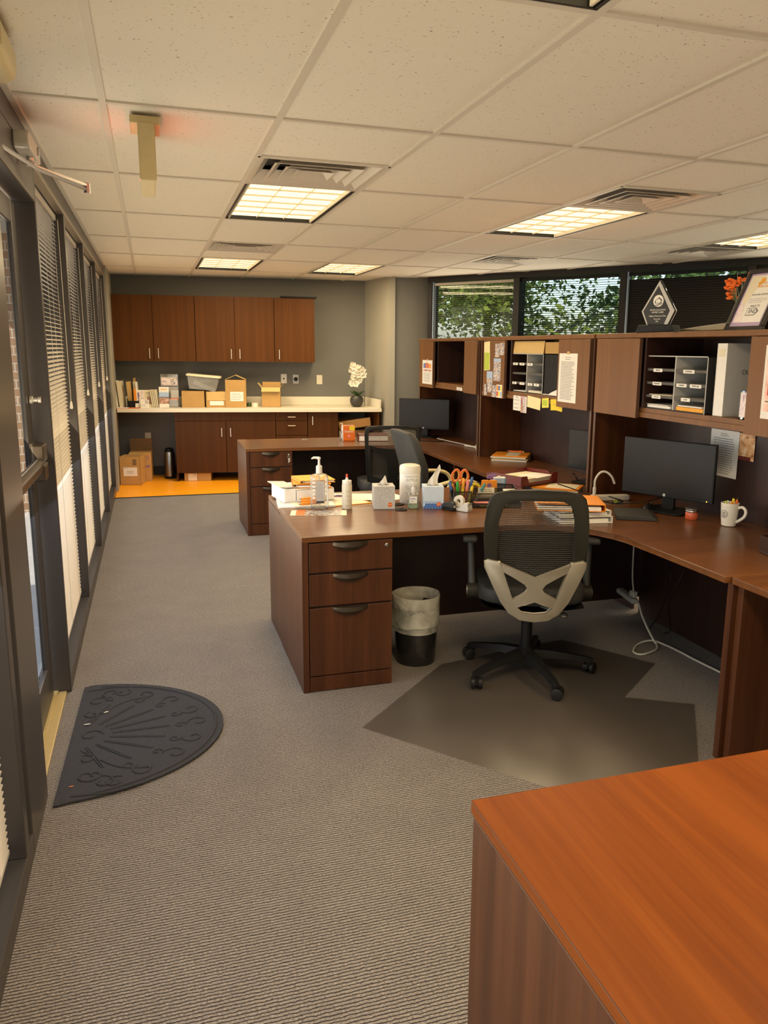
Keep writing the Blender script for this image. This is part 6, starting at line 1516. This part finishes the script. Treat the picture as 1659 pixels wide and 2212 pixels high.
mb = MB(); mb.box(-.13, .14, -.085, -.083, .02, .07, mat=Ry(R(18))); mb.box(-.10, .14, -.06, .06, .095, .10, mat=Ry(R(-8))); mb.build('papers', 'paper', t)
t = carton('taller kraft box with a peaked lid and a white label', .015, -.36, 0, 0, 0)
mb = MB(); mb.box(-.120, .120, -.10, .10, 0, .325, bev=.002); mb.build('carton', 'kraft', t)
for s in (-1, 1): mb = MB(); mb.box(0, .135, -.10, .10, 0, .003, mat=Matrix.Translation((-s*.120, 0, .326)) @ Matrix.Rotation(PI if s < 0 else 0, 4, 'Z') @ Matrix.Rotation(R(-24), 4, 'Y')); mb.build('flap', 'kraft_light', t)
mb = MB(); mb.box(-.065, .088, -.1012, -.1002, .075, .185); lb = mb.build('shipping_label', 'paper', t)
mb = MB(); lines(mb, -.055, .08, .085, .17, 4, -.1016, h=.006); mb.build('printed_text', 'ink_soft', lb, norm=False)
t = thing('tape_reel', 'dark green tape reel lying by the taller kraft box', 'tape roll', K(.165, -.30, KZ), KROT); mb = MB(); mb.lathe([(.016, 0), (.030, 0), (.030, .045), (.016, .045), (.016, 0)], 20, cap=False); mb.build('tape', 'leaf', t, smooth=True)
t = thing('tape_reel', 'white tape reel lying right of the green one', 'tape roll', K(.235, -.32, KZ), KROT); mb = MB(); mb.lathe([(.020, 0), (.045, 0), (.045, .048), (.020, .048), (.020, 0)], 24, cap=False); mb.build('tape', 'ceramic', t, smooth=True)
t = carton('open kraft box with spread flaps at the right of the row', .432, -.30, 0, 0, 0, rz=R(-3))
mb = MB()
for a, b, c, d_ in [(-.110, .110, -.10, -.097), (-.110, .110, .097, .10), (-.110, -.107, -.10, .10), (.107, .110, -.10, .10)]: mb.box(a, b, c, d_, 0, .235)
mb.box(-.11, .11, -.10, .10, 0, .003); mb.build('carton', 'kraft', t)
mb = MB(); mb.box(-.11, .11, -.003, 0, -.06, 0, mat=Matrix.Translation((0, -.10, .235)) @ Matrix.Rotation(R(-35), 4, 'X')); mb.build('flap', 'kraft_light', t)
mb = MB(); mb.box(-.11, .11, 0, .003, 0, .06, mat=Matrix.Translation((0, .10, .235)) @ Matrix.Rotation(R(-10), 4, 'X')); mb.build('flap', 'kraft', t)
for s in (-1, 1): mb = MB(); mb.box(-.0015, .0015, -.10, .10, 0, .07, mat=Matrix.Translation((s*.11, 0, .233)) @ Matrix.Rotation(R(s*40), 4, 'Y')); mb.build('flap', 'kraft_light', t)
# orchid
t = thing('potted_orchid', 'white orchid in a dark round pot at the right end of the counter', 'potted plant', K(1.47, -.36, KZ), KROT)
mb = MB(); mb.lathe([(.042, 0), (.070, .025), (.084, .07), (.080, .105), (.060, .135), (.055, .135), (.070, .10)], 28, cap=False); mb.lathe([(.001, .118), (.066, .118)], 20, cap=False, m=0); mb.build('pot', 'pot', t, smooth=True)
mb = MB()
for a, L, el, w in [(.3, .13, .9, .026), (2.4, .14, .8, .026), (4.0, .12, 1.25, .030), (5.2, .15, .55, .022), (1.4, .12, .7, .024)]:
    d = Vector((math.cos(a), math.sin(a), 0)); n = Vector((-d.y, d.x, 0))
    mb.grid(8, 4, lambda u, v: Vector((0, 0, .118))+d*L*u*math.cos(el*(1-.3*u))+Vector((0, 0, L*math.sin(el)*(u-.35*u*u)))+n*w*(v-.5)*2*math.sin(PI*min(1, .12+u*.88))**.7+Vector((0, 0, .010*abs(v-.5)*2)))
mb.build('leaves', 'leaf', t, smooth=True)
mb = MB(); mb.tube(spline([(.01, 0, .12), (.015, .0, .28), (.02, -.01, .42), (-.03, -.03, .50), (-.075, -.04, .49)], 6), .0032, 6); mb.tube(spline([(-.02, 0, .12), (-.04, .0, .26), (-.05, 0, .36), (.02, -.02, .45), (.07, -.03, .43)], 6), .0032, 6); mb.build('flower_stem', 'stem', t, smooth=True)
rnd = random.Random(6)
for c, s in [((-.055, -.05, .50), .052), ((-.035, -.045, .445), .05), ((.01, -.05, .470), .052), ((.055, -.05, .445), .056), ((.075, -.04, .395), .05), ((.02, -.055, .400), .052), ((.0, -.05, .345), .05), ((-.045, -.045, .365), .048), ((-.06, -.04, .295), .048), ((-.015, -.05, .285), .05), ((.03, -.045, .33), .042), ((-.075, -.035, .455), .04)]:
    mb = MB(); ya = rnd.uniform(-.5, .5); ro_ = rnd.uniform(0, 1)
    Mx = Matrix.Translation(c) @ Matrix.Rotation(ya, 4, 'Z') @ Matrix.Rotation(rnd.uniform(-.4, .3), 4, 'X')
    for k in range(5):
        a = ro_+2*PI*k/5; wd = .62 if k % 2 else .40
        mb.grid(5, 4, lambda u, v: Mx @ Vector((s*(u*math.cos(a)-(v-.5)*2*wd*math.sin(PI*(.1+.86*u))*math.sin(a)), -.010*u-.006*math.cos(v*PI*2), s*(u*math.sin(a)+(v-.5)*2*wd*math.sin(PI*(.1+.86*u))*math.cos(a)))))
    mb.sphere(Mx @ Vector((0, -.008, 0)), s*.16, 8, 6)
    mb.build('blossom', 'petal', t, smooth=True)
# floor boxes, thermos, box under the cabinet
t = thing('cardboard_box', 'open kraft box with a white label on the orange floor by the glazed wall', 'box', K(-1.175, -.66, .003), KROT+R(-5), 'cardboard boxes')
mb = MB()
for a, b, c, d_ in [(-.115, .115, -.115, -.111), (-.115, .115, .111, .115), (-.115, -.111, -.115, .115), (.111, .115, -.115, .115)]: mb.box(a, b, c, d_, 0, .325)
mb.box(-.115, .115, -.115, .115, 0, .004); mb.build('carton', 'kraft', t)
mb = MB(); mb.box(-.075, .080, -.1162, -.1152, .105, .205); lb = mb.build('shipping_label', 'paper', t)
mb = MB(); lines(mb, -.035, .045, .13, .165, 2, -.1166, h=.006); lines(mb, -.07, -.02, .193, .20, 1, -.1166, h=.004); mb.build('printed_text', 'ink_soft', lb, norm=False)
mb = MB(); mb.box(.03, .075, -.1162, -.1152, .23, .30); mb.build('tape_patch', 'kraft_dark', t)
t = thing('cardboard_box', 'kraft shipping box with an arrow mark behind the labelled floor box', 'box', K(-1.085, -.38, .003), KROT+R(4), 'cardboard boxes')
mb = MB(); mb.box(-.16, .09, -.13, .13, 0, .335, bev=.002); mb.build('carton', 'kraft', t)
mb = MB(); mb.prism([(.005, .175), (.060, .190), (.078, .205), (.060, .150), (.052, .172), (.01, .160)], -.1315, -.1302, 'y'); mb.build('arrow_mark', 'purple', t)
mb = MB(); mb.box(.035, .041, -.1315, -.1302, .265, .305); mb.box(.055, .061, -.1315, -.1302, .265, .305); mb.box(.030, .066, -.1315, -.1302, .255, .259); mb.build('up_arrows', 'purple', t)
mb = MB(); mb.box(-.10, .02, -.10, .0, .336, .34, mat=Ry(R(-14))); mb.build('packing_slip', 'paper_grey', t)
mb = MB(); mb.box(-.16, .09, -.002, .002, 0, .16, mat=Matrix.Translation((0, .13, .335)) @ Matrix.Rotation(R(18), 4, 'X')); mb.build('flap', 'kraft_dark', t)
t = thing('thermos', 'tall steel airpot standing on the orange floor by the base cabinet', 'thermos', K(-.80, -.30, .003), KROT)
mb = MB(); mb.lathe([(.060, 0), (.064, .004), (.064, .03)], 24); mb.build('foot', 'black_plastic', t, smooth=True)
mb = MB(); mb.lathe([(.062, .03), (.062, .30), (.052, .325)], 28); mb.build('body', 'thermos', t, smooth=True)
mb = MB(); mb.lathe([(.054, .325), (.050, .36), (.030, .372)], 24); mb.box(-.012, .012, -.075, -.03, .335, .355, bev=.004); mb.build('pump_lid', 'black_plastic', t, smooth=True)
t = thing('cardboard_box', 'flat kraft box with a pale label pushed under the base cabinet', 'box', K(-.455, -.45, .003), KROT, 'cardboard boxes')
mb = MB(); mb.box(-.155, .155, -.09, .20, 0, .095, bev=.002); mb.build('carton', 'kraft', t)
mb = MB(); mb.box(-.11, -.01, -.0912, -.0902, .004, .088); mb.build('shipping_label', 'label_cream', t)
mb = MB(); lines(mb, -.05, -.015, .06, .085, 3, -.0916, h=.004); mb.build('printed_text', 'ink_soft', t, norm=False)
# ------------------------------------------------------------------ light
sc = bpy.context.scene
w = bpy.data.worlds.new('sky'); sc.world = w; w.use_nodes = True
nt = w.node_tree; bg = nt.nodes['Background']; sk = nt.nodes.new('ShaderNodeTexSky'); sk.sky_type = 'NISHITA'; sk.sun_disc = False
sk.sun_elevation = R(48); sk.sun_rotation = R(250); sk.air_density = 1.0; sk.dust_density = 2.0
nt.links.new(sk.outputs[0], bg.inputs['Color']); bg.inputs['Strength'].default_value = .30
def lamp(name, kind, loc, rot, energy, col, **kw):
    l = bpy.data.lights.new(name, kind); l.energy = energy; l.color = col
    for k, v in kw.items(): setattr(l, k, v)
    o = bpy.data.objects.new(name, l); C.objects.link(o); o.location = loc; o.rotation_euler = rot
    return o
so = lamp('sun', 'SUN', (-6, 0, 8), (0, 0, 0), 8.0, (1, .84, .66), angle=R(.6))
so.rotation_euler = Vector((.62, .42, -.78)).to_track_quat('-Z', 'Y').to_euler()
for i, (x, y, z) in enumerate(fix):
    lamp('fixture_lamp', 'AREA', (x, y, z-.012), (0, 0, 0), 34, (1, .77, .46), shape='RECTANGLE', size=.5, size_y=1.1)
# lamps added inside the left glazing and angled windows, standing in for daylight
for y0, y1 in panes+[(2.90, 3.70)]:
    lamp('window_daylight', 'AREA', (XW+.05, (y0+y1)/2, 1.0), (0, -R(125), 0), 11.5, (1, .84, .60), shape='RECTANGLE', size=1.6, size_y=y1-y0)
    lamp('window_skylight', 'AREA', (XW+.05, (y0+y1)/2, .95), (0, -R(32), 0), 9, (.72, .83, 1.0), shape='RECTANGLE', size=1.6, size_y=y1-y0)
for k in (0, 1, 3, 4, 5, 6):
    p = rp((MS[k][1]+MS[k+1][0])/2, -.06, 1.6)
    lamp('window_daylight', 'AREA', p, (-PI/2, 0, DROT+0), 9 if k < 4 else 28, (1, .88, .68), shape='RECTANGLE', size=MS[k+1][0]-MS[k][1], size_y=1.4)  # much stronger added fill at the windows out of view

# ------------------------------------------------------------------ camera
cam = bpy.data.cameras.new('camera'); co = bpy.data.objects.new('camera', cam); C.objects.link(co); sc.camera = co
F_PX, CZ, YAW, PITCH, ROLL = 1724.2, 1.57377, .31138, -.19368, .01138
cam.sensor_fit = 'VERTICAL'; cam.sensor_height = 24; cam.lens = F_PX*24/2212
cam.shift_x = -55.13/2212; cam.shift_y = -13.2/2212
cam.clip_start = .02; cam.clip_end = 200
fw = Vector((math.sin(YAW)*math.cos(PITCH), math.cos(YAW)*math.cos(PITCH), math.sin(PITCH)))
rt = Vector((math.cos(YAW), -math.sin(YAW), 0)); up = rt.cross(fw)
r2 = rt*math.cos(ROLL)+up*math.sin(ROLL); u2 = -rt*math.sin(ROLL)+up*math.cos(ROLL)
M = Matrix((r2, u2, -fw)).transposed().to_4x4(); M.translation = (0, 0, CZ)
co.matrix_world = M
sc.view_settings.view_transform = 'Standard'; sc.view_settings.look = 'None'; sc.view_settings.gamma = 1; sc.view_settings.use_curve_mapping = False
sc.view_settings.exposure = 0.0
cy = sc.cycles
cy.max_bounces = 7; cy.diffuse_bounces = 4; cy.glossy_bounces = 3; cy.transmission_bounces = 4; cy.transparent_max_bounces = 12
cy.caustics_reflective = False; cy.caustics_refractive = False; cy.sample_clamp_indirect = 4.0; cy.use_denoising = True; cy.use_adaptive_sampling = True; cy.adaptive_threshold = .025
